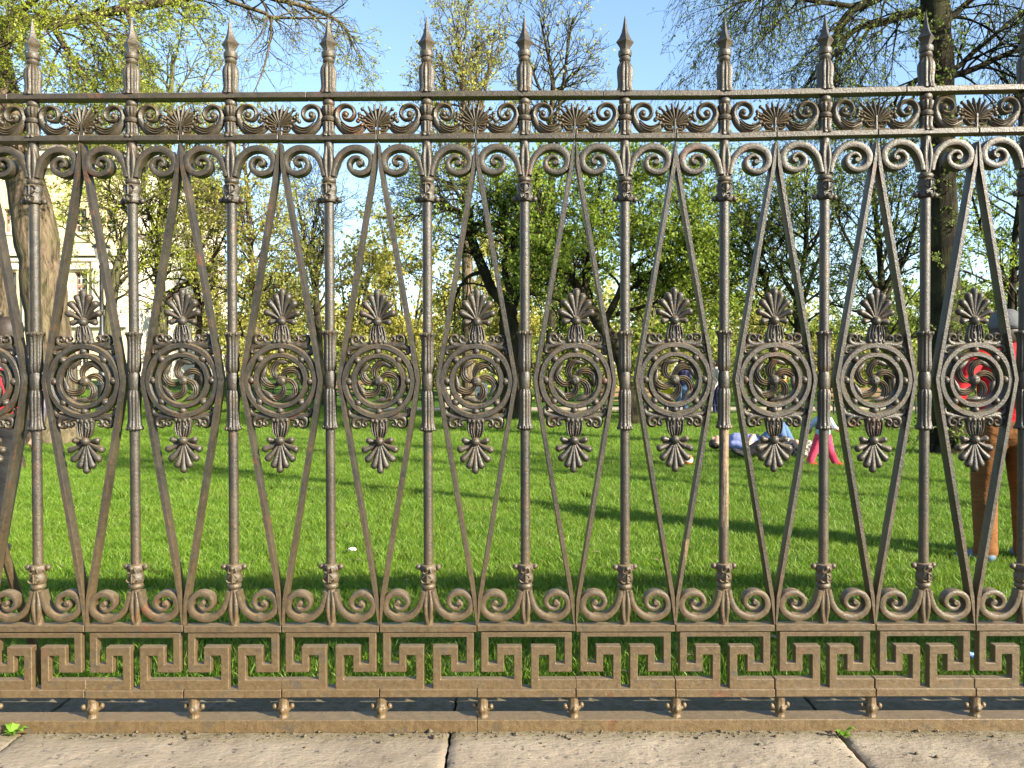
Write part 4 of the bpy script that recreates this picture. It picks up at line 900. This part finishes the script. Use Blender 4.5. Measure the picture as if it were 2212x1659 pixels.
# ------------------------------------------------------------------ grass
def mat_grass():
    m = bpy.data.materials.new("grass_blades"); m.use_nodes = True; t = m.node_tree; t.nodes.clear()
    at = nd(t, "Attribute", attribute_name="rnd"); p = wpos(t); oi = nd(t, "ObjectInfo")
    c = ramp(t, at.outputs["Fac"], [(0, (.056, .13, .006)), (.5, (.105, .215, .010)), (.85, (.185, .295, .024)), (1, (.32, .32, .10))])
    c = mix(t, ramp(t, noise(t, p, 1.3, 4), [(.4, bw(0)), (.7, bw(.45))]), c, (.185, .275, .025))
    c = mix(t, ramp(t, noise(t, p, 2.6, 5, .65), [(.62, bw(0)), (.74, bw(.6))]), c, (.24, .22, .07))
    c = mix(t, ramp(t, oi.outputs["Random"], [(.5, bw(0)), (1, bw(.4))]), c, (.075, .16, .009))
    d = nd(t, "BsdfPrincipled"); tr = nd(t, "BsdfTranslucent"); mx = nd(t, "MixShader"); o = nd(t, "OutputMaterial")
    t.links.new(c, d.inputs["Base Color"]); d.inputs["Roughness"].default_value = .5; d.inputs["Specular IOR Level"].default_value = .4
    t.links.new(c, tr.inputs[0]); mx.inputs[0].default_value = .4
    t.links.new(d.outputs[0], mx.inputs[1]); t.links.new(tr.outputs[0], mx.inputs[2]); t.links.new(mx.outputs[0], o.inputs[0]); return m
GRASS = mat_grass()
def grass():
    g = np.random.RandomState(9); V = []; F = []; rn = []; tg_ = []
    for var in range(3):                                      # three tuft shapes
        for k in range(78):
            a = g.uniform(0, 6.283); r = .085 * math.sqrt(g.rand()); bx, by = r * math.cos(a), r * math.sin(a)
            h = g.uniform(.03, .072) * (1.25 if var == 2 and g.rand() < .25 else 1); wd = g.uniform(.0014, .0027); th = g.uniform(0, 6.283); ln = g.uniform(.15, .95) * h; la = g.uniform(0, 6.283)
            dx, dy = math.cos(th) * wd, math.sin(th) * wd; lx, ly = math.cos(la) * ln, math.sin(la) * ln; b0 = len(V)
            V += [(bx - dx, by - dy, -.01), (bx + dx, by + dy, -.01), (bx + lx * .35 - dx * .8, by + ly * .35 - dy * .8, h * .6), (bx + lx * .35 + dx * .8, by + ly * .35 + dy * .8, h * .6), (bx + lx, by + ly, h)]
            F += [(b0, b0 + 1, b0 + 3, b0 + 2), (b0 + 2, b0 + 3, b0 + 4)]; rn += [g.rand()] * 5; tg_ += [var + 1] * 5
    pts = []; scl = []
    def band(y0, y1, dens, s):
        n = int((y1 - y0) * dens * 2 * ((y1 + 2.35) * .70 + 1.2)); y = y0 + (y1 - y0) * g.rand(n); x = g.uniform(-1, 1, n) * ((y1 + 2.35) * .70 + 1.2)
        for a, b2 in zip(x, y): pts.append((a, b2, lawn_z(a, b2) - .002)); scl.append(s * g.uniform(.75, 1.3))
    band(.29, 2.2, 330, .9); band(2.2, 5, 240, .92); band(5, 9, 130, 1.0); band(9, 15, 60, 1.25); band(15, 24, 26, 1.6)
    n0 = len(V); V += pts; rn += [0] * len(pts); tg_ += [0] * len(pts)
    me = bpy.data.meshes.new("grass"); me.from_pydata(V, [], F); me.materials.append(GRASS)
    for nm, val in (("rnd", rn), ("part", tg_), ("gs", [1.0] * n0 + scl)):
        a = me.attributes.new(nm, 'FLOAT', 'POINT'); a.data.foreach_set("value", np.array(val, np.float32))
    o = tag(link("grass", me), "short bright green grass of the lawn", "grass", kind="stuff")
    ng = bpy.data.node_groups.new("grass_tufts", 'GeometryNodeTree'); N = ng.nodes; Lk = ng.links.new
    ng.interface.new_socket("Geometry", in_out='INPUT', socket_type='NodeSocketGeometry'); ng.interface.new_socket("Geometry", in_out='OUTPUT', socket_type='NodeSocketGeometry')
    gi = N.new("NodeGroupInput"); go = N.new("NodeGroupOutput")
    def attr(nm): a = N.new("GeometryNodeInputNamedAttribute"); a.data_type = 'FLOAT'; a.inputs[0].default_value = nm; return a.outputs[0]
    def sep(v):
        c = N.new("FunctionNodeCompare"); c.data_type = 'FLOAT'; c.operation = 'EQUAL'; Lk(attr("part"), c.inputs[0]); c.inputs[1].default_value = v; c.inputs["Epsilon"].default_value = .1
        s = N.new("GeometryNodeSeparateGeometry"); s.domain = 'POINT'; Lk(gi.outputs[0], s.inputs[0]); Lk(c.outputs[0], s.inputs[1]); return s.outputs[0]
    jn = N.new("GeometryNodeJoinGeometry")
    for v in (3, 2, 1):
        q = N.new("GeometryNodeGeometryToInstance"); Lk(sep(v), q.inputs[0]); Lk(q.outputs[0], jn.inputs[0])
    ip = N.new("GeometryNodeInstanceOnPoints"); Lk(sep(0), ip.inputs["Points"]); Lk(jn.outputs[0], ip.inputs["Instance"]); ip.inputs["Pick Instance"].default_value = True
    ri = N.new("FunctionNodeRandomValue"); ri.data_type = 'INT'; ri.inputs[4].default_value = 0; ri.inputs[5].default_value = 2; Lk(ri.outputs[2], ip.inputs["Instance Index"])
    rv = N.new("FunctionNodeRandomValue"); rv.data_type = 'FLOAT_VECTOR'; rv.inputs[0].default_value = (-.15, -.15, 0); rv.inputs[1].default_value = (.15, .15, 6.283); Lk(rv.outputs[0], ip.inputs["Rotation"])
    Lk(attr("gs"), ip.inputs["Scale"]); Lk(ip.outputs[0], go.inputs[0])
    md = o.modifiers.new("tufts", 'NODES'); md.node_group = ng
grass()

def fallen():
    g = np.random.RandomState(33); n = 420; Y = .4 + 9 * g.rand(n) ** 1.4; X = g.uniform(-1, 1, n) * ((Y + 2.35) * .68); S = g.uniform(.012, .03, n); V = []
    for x, y, s_ in zip(X, Y, S):
        a = g.uniform(0, 6.283); z = lawn_z(x, y) + g.uniform(.02, .05); c, sn = math.cos(a), math.sin(a)
        for u, v, h in ((-1, 0, 0), (0, .6, .3), (1, 0, .1), (0, -.6, .35)): V.append((x + (u * c - v * sn) * s_, y + (u * sn + v * c) * s_, z + h * s_))
    tag(link("fallen_leaves", np_mesh("fallen_leaves", V, np.arange(4 * n).reshape(-1, 4), mat_leaf("leaf_dry", (.16, .11, .05), (.36, .29, .17), .2), attr=np.repeat(g.rand(n), 4))), "scattered dry leaves lying in the grass", "fallen leaves", kind="stuff")
fallen()

# ------------------------------------------------------------------ people
def cloth(name, c, rough=.85, var=.18, scale=14): return mat_cloth(name, c, rough)
SKIN = mat_simple("skin", (.42, .25, .18), .55, .08, 20)
def capsule(mb, a, ra, b, rb, n=14, sq=None):
    a, b = Vector(a), Vector(b); ax = b - a; L = ax.length
    if L < 1e-5: ax = Vector((0, 0, 1)); L = 1e-5
    z = ax.normalized(); x = z.orthogonal().normalized(); y = z.cross(x); prof = []
    for k in range(5): t = math.pi / 2 * k / 4; prof.append((-ra * math.cos(t), max(ra * math.sin(t), .001)))
    for k in range(5): t = math.pi / 2 * k / 4; prof.append((L + rb * math.sin(t), max(rb * math.cos(t), .001)))
    V = []; F = []
    for h, r in prof:
        for k in range(n):
            q = 2 * math.pi * k / n; d = (x * math.cos(q) + y * math.sin(q)) * r
            if sq: d = Vector((d.x * sq[0], d.y * sq[1], d.z * sq[2]))
            V.append(a + z * h + d)
    for i in range(len(prof) - 1):
        for k in range(n): F.append((i * n + k, i * n + (k + 1) % n, (i + 1) * n + (k + 1) % n, (i + 1) * n + k))
    F.append(tuple(range(n))[::-1]); F.append(tuple((len(prof) - 1) * n + k for k in range(n))); mb.add(V, F)
def person(name, label, loc, rz, prims, mats, vox=.014, scale=1.0, extra=()):
    """prims: (a, ra, b, rb, material index[, squash]); one voxel-fused continuous body"""
    root = tag(empty(name, loc, rz), label, "person"); root.scale = (scale,) * 3
    mb = MB()
    for p in prims: capsule(mb, p[0], p[1], p[2], p[3], sq=p[5] if len(p) > 5 else None)
    me = bpy.data.meshes.new("tmp"); me.from_pydata(mb.v, [], mb.f); ob = bpy.data.objects.new("tmp", me); col.objects.link(ob)
    m = ob.modifiers.new("r", 'REMESH'); m.mode = 'VOXEL'; m.voxel_size = vox
    s = ob.modifiers.new("s", 'SMOOTH'); s.iterations = 4; s.factor = .5
    dg = bpy.context.evaluated_depsgraph_get(); dg.update(); bd = bpy.data.meshes.new_from_object(ob.evaluated_get(dg))
    bpy.data.objects.remove(ob); bd.name = "body"
    n = len(bd.polygons); C = np.zeros(n * 3, np.float32); bd.polygons.foreach_get("center", C); C = C.reshape(-1, 3); best = np.full(n, 1e9); idx = np.zeros(n, np.int32)
    for p in prims:
        a = np.array(p[0]); b = np.array(p[2]); ab = b - a; t = np.clip(((C - a) @ ab) / max(ab @ ab, 1e-9), 0, 1)
        sq = np.array(p[5] if len(p) > 5 else (1, 1, 1)); dlt = (C - (a + t[:, None] * ab)) / sq
        d = np.linalg.norm(dlt, axis=1) - (p[1] + (p[3] - p[1]) * t); w_ = d < best; best[w_] = d[w_]; idx[w_] = p[4]
    for mt in mats: bd.materials.append(mt)
    bd.polygons.foreach_set("material_index", idx); bd.polygons.foreach_set("use_smooth", np.ones(n, bool)); bd.update()
    link("body", bd, root)
    for nm, mesh_mb, mt in extra: mesh_mb.build(nm, mt, root, sharp=0)
    return root
def head(c, f=(0, 1, 0), mi=0, s=1.0):
    """head, jaw, nose, ears; f = where the face points"""
    c = Vector(c); f = Vector(f).normalized(); up = Vector((0, 0, 1)) - f * f.z; up = up.normalized() if up.length > .2 else Vector((1, 0, 0)); sd_ = f.cross(up).normalized()
    o = [(c - f * .012 * s + up * .012 * s, .088 * s, c + f * .018 * s + up * .012 * s, .082 * s, mi), (c + f * .03 * s - up * .05 * s, .06 * s, c + f * .05 * s - up * .075 * s, .042 * s, mi),
         (c + f * .092 * s + up * .002, .012 * s, c + f * .106 * s - up * .022 * s, .016 * s, mi)]
    for q in (-1, 1): o.append((c + sd_ * q * .084 * s + up * .012 * s, .018 * s, c + sd_ * q * .088 * s - up * .022 * s, .013 * s, mi))
    return [(tuple(a), ra, tuple(b), rb, m) for a, ra, b, rb, m in o]
def hand(w, d, mi, s=1.0, side=1):
    """palm, four curled fingers of different length and a thumb"""
    w = Vector(w); d = Vector(d).normalized(); x = d.orthogonal().normalized(); y = d.cross(x); o = [(w, .026 * s, w + d * .07 * s, .03 * s, mi)]
    for k, L in ((-1.5, .06), (-.5, .075), (.5, .078), (1.5, .066)):
        a = w + d * .08 * s + x * .017 * k * s; m = a + d * L * .6 * s; e = m + (d * .6 + y * .5).normalized() * L * .45 * s
        o += [(a, .0095 * s, m, .009 * s, mi), (m, .009 * s, e, .0075 * s, mi)]
    t0 = w + d * .025 * s - x * .03 * s * side; t1 = t0 + (d * .7 - x * .6 * side).normalized() * .035 * s; o += [(t0, .012 * s, t1, .01 * s, mi), (t1, .01 * s, t1 + d * .028 * s, .008 * s, mi)]
    return [(tuple(a), ra, tuple(b), rb, m) for a, ra, b, rb, m in o]
# --- the man in red on the right: back turned, hands in front, one foot turned out
RED = cloth("jacket_red", (.40, .006, .011), .7); BROWN = cloth("trousers_brown", (.135, .054, .014)); BLUE = mat_simple("shoe_blue_grey", (.09, .14, .20), .7, .2, 20); HAIRD = mat_simple("hair_dark", (.022, .015, .01), .6, .4, 40); GREYC = cloth("cap_grey", (.085, .09, .095)); BLK = cloth("strap_black", (.015, .015, .016), .7)
pr = [((-.09, 0, .93), .125, (.09, 0, .93), .125, 1, (1, .95, 1)), ((0, 0, .93), .15, (0, .01, 1.0), .155, 1, (1.08, .85, 1)),
      ((0, .0, 1.02), .158, (0, .0, 1.22), .165, 2, (1.1, .82, 1)), ((0, -.01, 1.22), .165, (0, -.01, 1.36), .155, 2, (1.15, .82, 1)), ((-.15, -.01, 1.40), .085, (.15, -.01, 1.40), .085, 2), ((0, -.01, 1.44), .075, (0, .0, 1.50), .06, 0),
      ((-.10, 0, .90), .118, (-.125, .015, .50), .085, 1), ((-.125, .015, .50), .083, (-.13, -.02, .12), .072, 1), ((-.13, -.02, .12), .075, (-.13, -.02, .09), .078, 1),
      ((.10, 0, .90), .118, (.15, .06, .50), .085, 1), ((.15, .06, .50), .083, (.16, .05, .12), .072, 1), ((.16, .05, .12), .075, (.16, .05, .09), .078, 1),
      ((-.13, -.05, .055), .05, (-.15, .02, .05), .048, 3), ((-.15, .02, .05), .046, (-.26, .05, .035), .036, 3), ((.16, .03, .055), .05, (.17, .20, .035), .04, 3),
      ((-.21, -.01, 1.39), .076, (-.33, -.02, 1.14), .064, 2), ((-.33, -.02, 1.14), .062, (-.20, .19, 1.10), .046, 2), ((.21, -.01, 1.39), .076, (.31, .03, 1.13), .064, 2), ((.31, .03, 1.13), .062, (.16, .23, 1.12), .046, 2)]
pr += [(p[0], p[1], p[2], p[3], 0) for p in hand((-.17, .215, 1.10), (.8, .5, .05), 0)] + [(p[0], p[1], p[2], p[3], 0) for p in hand((.13, .25, 1.12), (-.8, .4, .05), 0, 1, -1)] + head((.005, .02, 1.60), (.75, .62, -.1), 0)
cap = MB(); cap.lathe([(.001, 1.735), (.045, 1.73), (.08, 1.705), (.1, 1.665), (.105, 1.625), (.106, 1.60), (.098, 1.598)], 20)
cap.v = [(x + .005, y * 1.08 + .012, z) for x, y, z in cap.v]
pk = MB(); pk.tube([(.005 + .09 * .75, .02 + .09 * .62, 1.618), (.005 + .17 * .75, .02 + .17 * .62, 1.60)], [.07, .045], 10); pk.v = [(x, y, 1.606 + (z - 1.606) * .12) for x, y, z in pk.v]
hr = MB(); hr.lathe([(.09, 1.61), (.097, 1.59), (.096, 1.555), (.088, 1.52), (.07, 1.50)], 18); hr.v = [(x * .98 - .004, y * 1.0 + .004, z) for x, y, z in hr.v]
st1 = MB(); st1.tube([(.12, -.145, 1.12), (.15, -.155, 1.28), (.13, -.12, 1.44), (.12, -.03, 1.495), (.12, .07, 1.45)], .02, 8)
bp = MB(); bp.ball((.16, -.155, 1.22), (.085, .06, .16), 16, 12)
D = 5.42; X = (2172 - 1106) / FPX * D
man = person("person", "man in red jacket, brown trousers and grey cap, back turned, at right edge", (X, D + CAM_Y, lawn_z(X, D + CAM_Y) + .01), R(-6), pr, [SKIN, BROWN, RED, BLUE], .011, 1.0,
       [("cap", cap, GREYC), ("cap_peak", pk, GREYC), ("hair", hr, HAIRD), ("strap", st1, BLK), ("shoulder_bag", bp, BLK)])
# --- toddler in pink trousers
PINK = cloth("trousers_pink", (.50, .04, .09)); PALE = cloth("top_pale_blue", (.32, .39, .53)); NAVY = cloth("vest_blue", (.06, .10, .30)); REDS = cloth("shoes_red", (.6, .05, .03)); BLOND = mat_simple("hair_fair", (.42, .28, .13), .6, .2, 40)
pr = [((-.03, 0, .40), .085, (.03, 0, .40), .085, 1), ((0, 0, .46), .098, (0, 0, .60), .092, 2), ((0, 0, .58), .094, (0, 0, .66), .085, 3), ((0, 0, .68), .045, (0, 0, .72), .042, 0),
      ((-.05, 0, .38), .072, (-.12, .0, .20), .058, 1), ((-.12, .0, .20), .056, (-.17, .0, .07), .05, 1), ((.05, 0, .38), .072, (.09, 0, .22), .058, 1), ((.09, 0, .22), .056, (.16, 0, .07), .052, 1),
      ((-.17, 0, .035), .036, (-.10, 0, .028), .03, 4), ((.16, 0, .04), .036, (.24, 0, .03), .03, 4),
      ((.09, 0, .64), .042, (.16, .03, .53), .036, 2), ((.16, .03, .53), .034, (.25, .03, .49), .027, 0), ((-.09, 0, .64), .042, (-.16, .06, .53), .036, 2), ((-.16, .06, .53), .034, (-.14, .15, .46), .027, 0)]
pr += hand((.25, .03, .49), (.95, 0, -.15), 0, .62) + hand((-.14, .15, .46), (.2, .9, -.2), 0, .62) + head((.02, 0, .80), (.95, .2, 0), 0, .92)
hr = MB(); hr.lathe([(.001, .915), (.05, .91), (.085, .885), (.1, .84), (.1, .80), (.09, .77), (.06, .76)], 16); hr.v = [(x - .005, y, z) for x, y, z in hr.v]
D = 11.0; X = (1778 - 1106) / FPX * D
person("person", "toddler in pink trousers and blue vest walking on the grass", (X, D + CAM_Y, lawn_z(X, D + CAM_Y) + .02), R(-8), pr, [SKIN, PINK, PALE, NAVY, REDS], .012, 1.0, [("hair", hr, BLOND)])
# --- person lying on the back, knees raised
SHIRT = cloth("shirt_light_blue", (.16, .185, .36)); JEANS = cloth("jeans_blue", (.065, .12, .235))
def lying(label, X, Y, rz, top, leg, hair, knees=True, shoe=None, fat=1.0):
    z0 = .12 * fat
    pr = [((-.30, 0, z0 + .04), .125 * fat, (-.02, 0, z0), .13 * fat, 2, (1, 1.25, 1.0)), ((-.36, -.13, z0 + .02), .07, (-.36, .13, z0 + .02), .07, 2), ((.05, -.08, z0), .11, (.05, .08, z0), .11, 1), ((-.44, 0, z0), .055, (-.5, 0, z0 + .01), .05, 0),
          ((-.36, -.18, z0 + .01), .06, (-.14, -.27, z0 - .03), .05, 2), ((-.14, -.27, z0 - .03), .048, (-.05, -.10, z0 + .15), .038, 0), ((-.36, .18, z0 + .01), .06, (-.14, .27, z0 - .03), .05, 2), ((-.14, .27, z0 - .03), .048, (-.08, .12, z0 + .14), .038, 0)]
    pr += hand((-.05, -.10, z0 + .15), (.4, .9, .1), 0) + hand((-.08, .12, z0 + .14), (.3, -.9, .1), 0, 1, -1)
    for s, kx, kz, fx in (((-1, .34, .47, .46), (1, .40, .45, .58)) if knees else ((-1, .40, .20, .60), (1, .42, .17, .66))):
        pr += [((.06, s * .09, z0 + .02), .1, (kx, s * .10, kz), .076, 1), ((kx, s * .10, kz), .074, (fx, s * .11, .10), .055, 1), ((fx + .01, s * .11, .06), .046, (fx + .19, s * .12, .045 if knees else .12), .036, 3)]
    pr += head((-.60, 0, z0 + .03), (.15, 0, 1), 0)
    hr = MB(); hr.ball((-.635, 0, z0 + .005), (.1, .1, .085), 14, 10)
    return person("person", label, (X, Y, lawn_z(X, Y) + .02), rz, pr, [SKIN, leg, top, shoe or BLK], .014, 1.0, [("hair", hr, hair)])
D = 12.6; X = (1634 - 1106) / FPX * D; lying("person in light blue shirt and jeans lying on the grass with knees up", X, D + CAM_Y, R(-16), SHIRT, JEANS, HAIRD, True, None, 1.25)
DARK = cloth("clothes_black", (.012, .012, .013)); D = 12.0; X = (1702 - 1106) / FPX * D
CHK, t, b = newmat("shirt_checked"); p = nd(t, "TexCoord").outputs["Object"]; ck = nd(t, "TexChecker"); ck.inputs["Scale"].default_value = 24; t.links.new(p, ck.inputs[0]); ck.inputs[1].default_value = (.30, .27, .22, 1); ck.inputs[2].default_value = (.05, .043, .035, 1)
t.links.new(ck.outputs[0], b.inputs["Base Color"]); b.inputs["Roughness"].default_value = 1
lying("person in black trousers and checked shirt lying behind the toddler", X, D + CAM_Y, R(184), CHK, DARK, HAIRD, False)
# ball
D = 11.3; X = (1484 - 1106) / FPX * D; Y = D + CAM_Y
m, t, b = newmat("ball_orange_white"); p = nd(t, "TexCoord").outputs["Object"]; wv = nd(t, "TexWave", bands_direction='Z'); wv.inputs["Scale"].default_value = 3.4; t.links.new(p, wv.inputs[0])
t.links.new(ramp(t, wv.outputs[0], [(.55, (.75, .16, .03)), (.6, (.8, .78, .72))]), b.inputs["Base Color"]); b.inputs["Roughness"].default_value = .35
bb = MB(); bb.ball((0, 0, 0), .085, 20, 14); o = bb.build("play_ball", m, sharp=0); o.location = (X, Y, lawn_z(X, Y) + .1); o.rotation_euler = (.6, .4, 0); tag(o, "orange and white ball lying on the grass", "ball")
# --- person at the left edge with dark hair and red and black clothes
pr0 = [((-.09, 0, .90), .12, (.09, 0, .90), .12, 1), ((0, 0, .95), .14, (0, 0, 1.15), .14, 2, (1.1, .85, 1)), ((0, 0, 1.15), .15, (0, 0, 1.32), .14, 2, (1.12, .85, 1)), ((-.14, 0, 1.34), .075, (.14, 0, 1.34), .075, 2), ((0, 0, 1.38), .055, (0, 0, 1.46), .05, 0),
       ((-.09, 0, .87), .105, (-.10, .02, .48), .078, 1), ((-.10, .02, .48), .076, (-.10, -.01, .10), .056, 1), ((.09, 0, .87), .105, (.10, .03, .48), .078, 1), ((.10, .03, .48), .076, (.11, .02, .10), .056, 1),
       ((-.10, -.03, .045), .042, (-.11, .12, .035), .036, 3), ((.11, 0, .045), .042, (.12, .15, .035), .036, 3), ((-.19, 0, 1.33), .065, (-.25, .02, 1.08), .055, 2), ((-.25, .02, 1.08), .05, (-.22, .12, .88), .038, 2), ((.19, 0, 1.33), .065, (.25, .02, 1.08), .055, 2), ((.25, .02, 1.08), .05, (.22, .12, .88), .038, 2)]
hh = hand((-.22, .13, .86), (.05, .3, -1), 0) + hand((.22, .13, .86), (-.05, .3, -1), 0, 1, -1)
def hair_cap(long=False):
    h = MB(); h.lathe([(.001, 1.665), (.05, 1.66), (.085, 1.635), (.1, 1.59), (.1, 1.55), (.095, 1.50)] + ([(.10, 1.42), (.085, 1.34)] if long else [(.07, 1.48)]), 16); h.v = [(x, y - .015, z) for x, y, z in h.v]; return h
def walker(label, px, D, rz, top, leg, hair, shoe=None, s=1.0, long=False, extra=(), child=False):
    X = (px - 1106) / FPX * D; Y = D + CAM_Y
    return person("person", label, (X, Y, lawn_z(X, Y) + .02), rz, pr0 + hh + head((0, .01, 1.55), (0, 1, 0), 0), [SKIN, leg, top, shoe or BLK], .016, s, [("hair", hair_cap(long), hair)] + list(extra))
bag = MB(); bag.ball((.1, -.17, 1.16), (.12, .07, .17), 14, 10)
lean = walker("person with black hair and red bag cut off by the left edge", -52, 5.7, R(12), cloth("top_lilac_grey", (.16, .14, .19)), DARK, HAIRD, None, 1.04, True, [("bag", bag, cloth("bag_red", (.5, .02, .03)))])
lean.rotation_euler = (0, R(7.5), R(12))
# --- small figures on the far path
walker("far person in dark top standing right of the twisted trunk", 1119, 23.6, R(200), cloth("top_dark_red", (.10, .03, .035)), cloth("trousers_dark", (.03, .03, .04)), HAIRD)
walker("far child in blue top and red trousers by the twisted trunk", 1093, 23.2, R(160), cloth("child_top_blue", (.12, .14, .40)), cloth("child_trousers_red", (.65, .04, .02)), HAIRD, None, .62)
walker("far person in navy top and jeans below the green-leaved tree", 1472, 22.6, R(185), cloth("top_navy", (.02, .022, .07)), JEANS, HAIRD)
walker("far child in bright yellow beside the person in navy", 1442, 22.9, R(170), cloth("child_top_yellow", (.75, .62, .02)), cloth("child_trousers_grey", (.12, .13, .15)), BLOND, None, .6)
walker("far person in pale grey walking left of the toddler", 1548, 24.4, R(95), cloth("top_pale_grey", (.5, .48, .46)), cloth("trousers_navy", (.02, .03, .10)), HAIRD)
walker("far person in orange by the railing", 1693, 24.8, R(260), cloth("top_orange", (.75, .16, .03)), cloth("trousers_black", (.02, .02, .02)), HAIRD, None, .75)
walker("far person in white shirt behind the twisted tree's medallion", 1040, 25.2, R(180), cloth("shirt_white", (.62, .62, .62)), cloth("trousers_dull_green", (.06, .08, .05)), HAIRD, None, .7)
# benches by the far path
WOODB = mat_simple("bench_wood", (.20, .12, .06), .7, .2, 10)
def bench(px, D, rz, label):
    x, y, z = WL(px, D); root = tag(empty("park_bench", (x, y, z + .05), rz), label, "bench", "benches along the far path")
    for k in range(3): m = MB(); m.box(-.85, .85, -.22 + k * .15, -.1 + k * .15, .42, .455); m.build("seat_slat", WOODB, root, bevel=.005)
    for k in range(2): m = MB(); m.box(-.85, .85, .24 + .02 * k, .275 + .02 * k, .56 + k * .16, .68 + k * .16); m.build("back_slat", WOODB, root, bevel=.005)
    for q in (-.65, .65): m = MB(); m.tube([(q, -.2, 0), (q, -.18, .42), (q, .2, .42), (q, .29, .86)], .025, 8); m.tube([(q, .22, 0), (q, .2, .42)], .025, 8); m.build("leg", BLACK, root)
bench(1350, 25.5, R(185), "wooden bench below the slanting trunk"); bench(740, 30, R(178), "wooden bench near the cream low wall"); bench(1850, 25.5, R(172), "wooden bench right of the toddler")

# ------------------------------------------------------------------ litter and weeds
def scrap(name, label, px, py, c, s):
    D = 1.306 * FPX / (py - 805); X = (px - 1106) / FPX * D; Y = D + CAM_Y; g = random.Random(int(px)); n = 6; V = []
    for j in range(n):
        for i in range(n): V.append(((i / 5 - .5) * s + g.uniform(-.1, .1) * s, (j / 5 - .5) * s * .7 + g.uniform(-.1, .1) * s, g.uniform(0, .45) * s))
    F = [(j * n + i, j * n + i + 1, (j + 1) * n + i + 1, (j + 1) * n + i) for j in range(n - 1) for i in range(n - 1)]
    me = np_mesh(name, V, F, mat_simple("paper_" + name, c, .7, .1, 20), smooth=False); o = link(name, me); o.location = (X, Y, lawn_z(X, Y) + .055); so = o.modifiers.new("t", 'SOLIDIFY'); so.thickness = .001; tag(o, label, "litter")
scrap("paper_scrap", "crumpled white paper scrap on the grass", 758, 1206, (.8, .8, .78), .055); scrap("plastic_scrap", "crumpled light blue wrapper on the shaded grass", 2102, 1452, (.25, .42, .75), .05)
WEED = mat_leaf("weed_leaf", (.12, .26, .02), (.24, .40, .05), .4)
def weed(label, x, y, n, s, seed):
    g = random.Random(seed); root = tag(empty("weed", (x, y, .001)), label, "plant", "weeds at the foot of the fence")
    for k in range(n):
        a = g.uniform(0, 6.283); L = s * g.uniform(.5, 1.1); wd = L * g.uniform(.16, .26); up = g.uniform(.15, .7); V = []; m = 7
        for i in range(m):
            t = i / (m - 1); r = L * t * (1 - .15 * t); z = L * up * math.sin(t * 2.2) * .8; h = wd * math.sin(math.pi * (t * .92 + .05)) * (1 + .25 * math.sin(t * 20))
            for q in (-1, 0, 1): V.append((r * math.cos(a) - q * h * math.sin(a), r * math.sin(a) + q * h * math.cos(a), z + abs(q) * h * .35 + .002))
        F = [(i * 3 + q, i * 3 + q + 1, i * 3 + q + 4, i * 3 + q + 3) for i in range(m - 1) for q in (0, 1)]
        link("leaf", np_mesh("leaf", V, F, WEED, smooth=True, attr=[g.random()] * len(V)), root)
weed("small curly weed at the fence foot on the left", XF(42), -.045, 9, .05, 4); weed("small green weed in the slab joint on the right", XF(1806), -.06, 11, .042, 5)
weed("tiny weed behind the feet on the right", XF(1700), .25, 7, .04, 8)
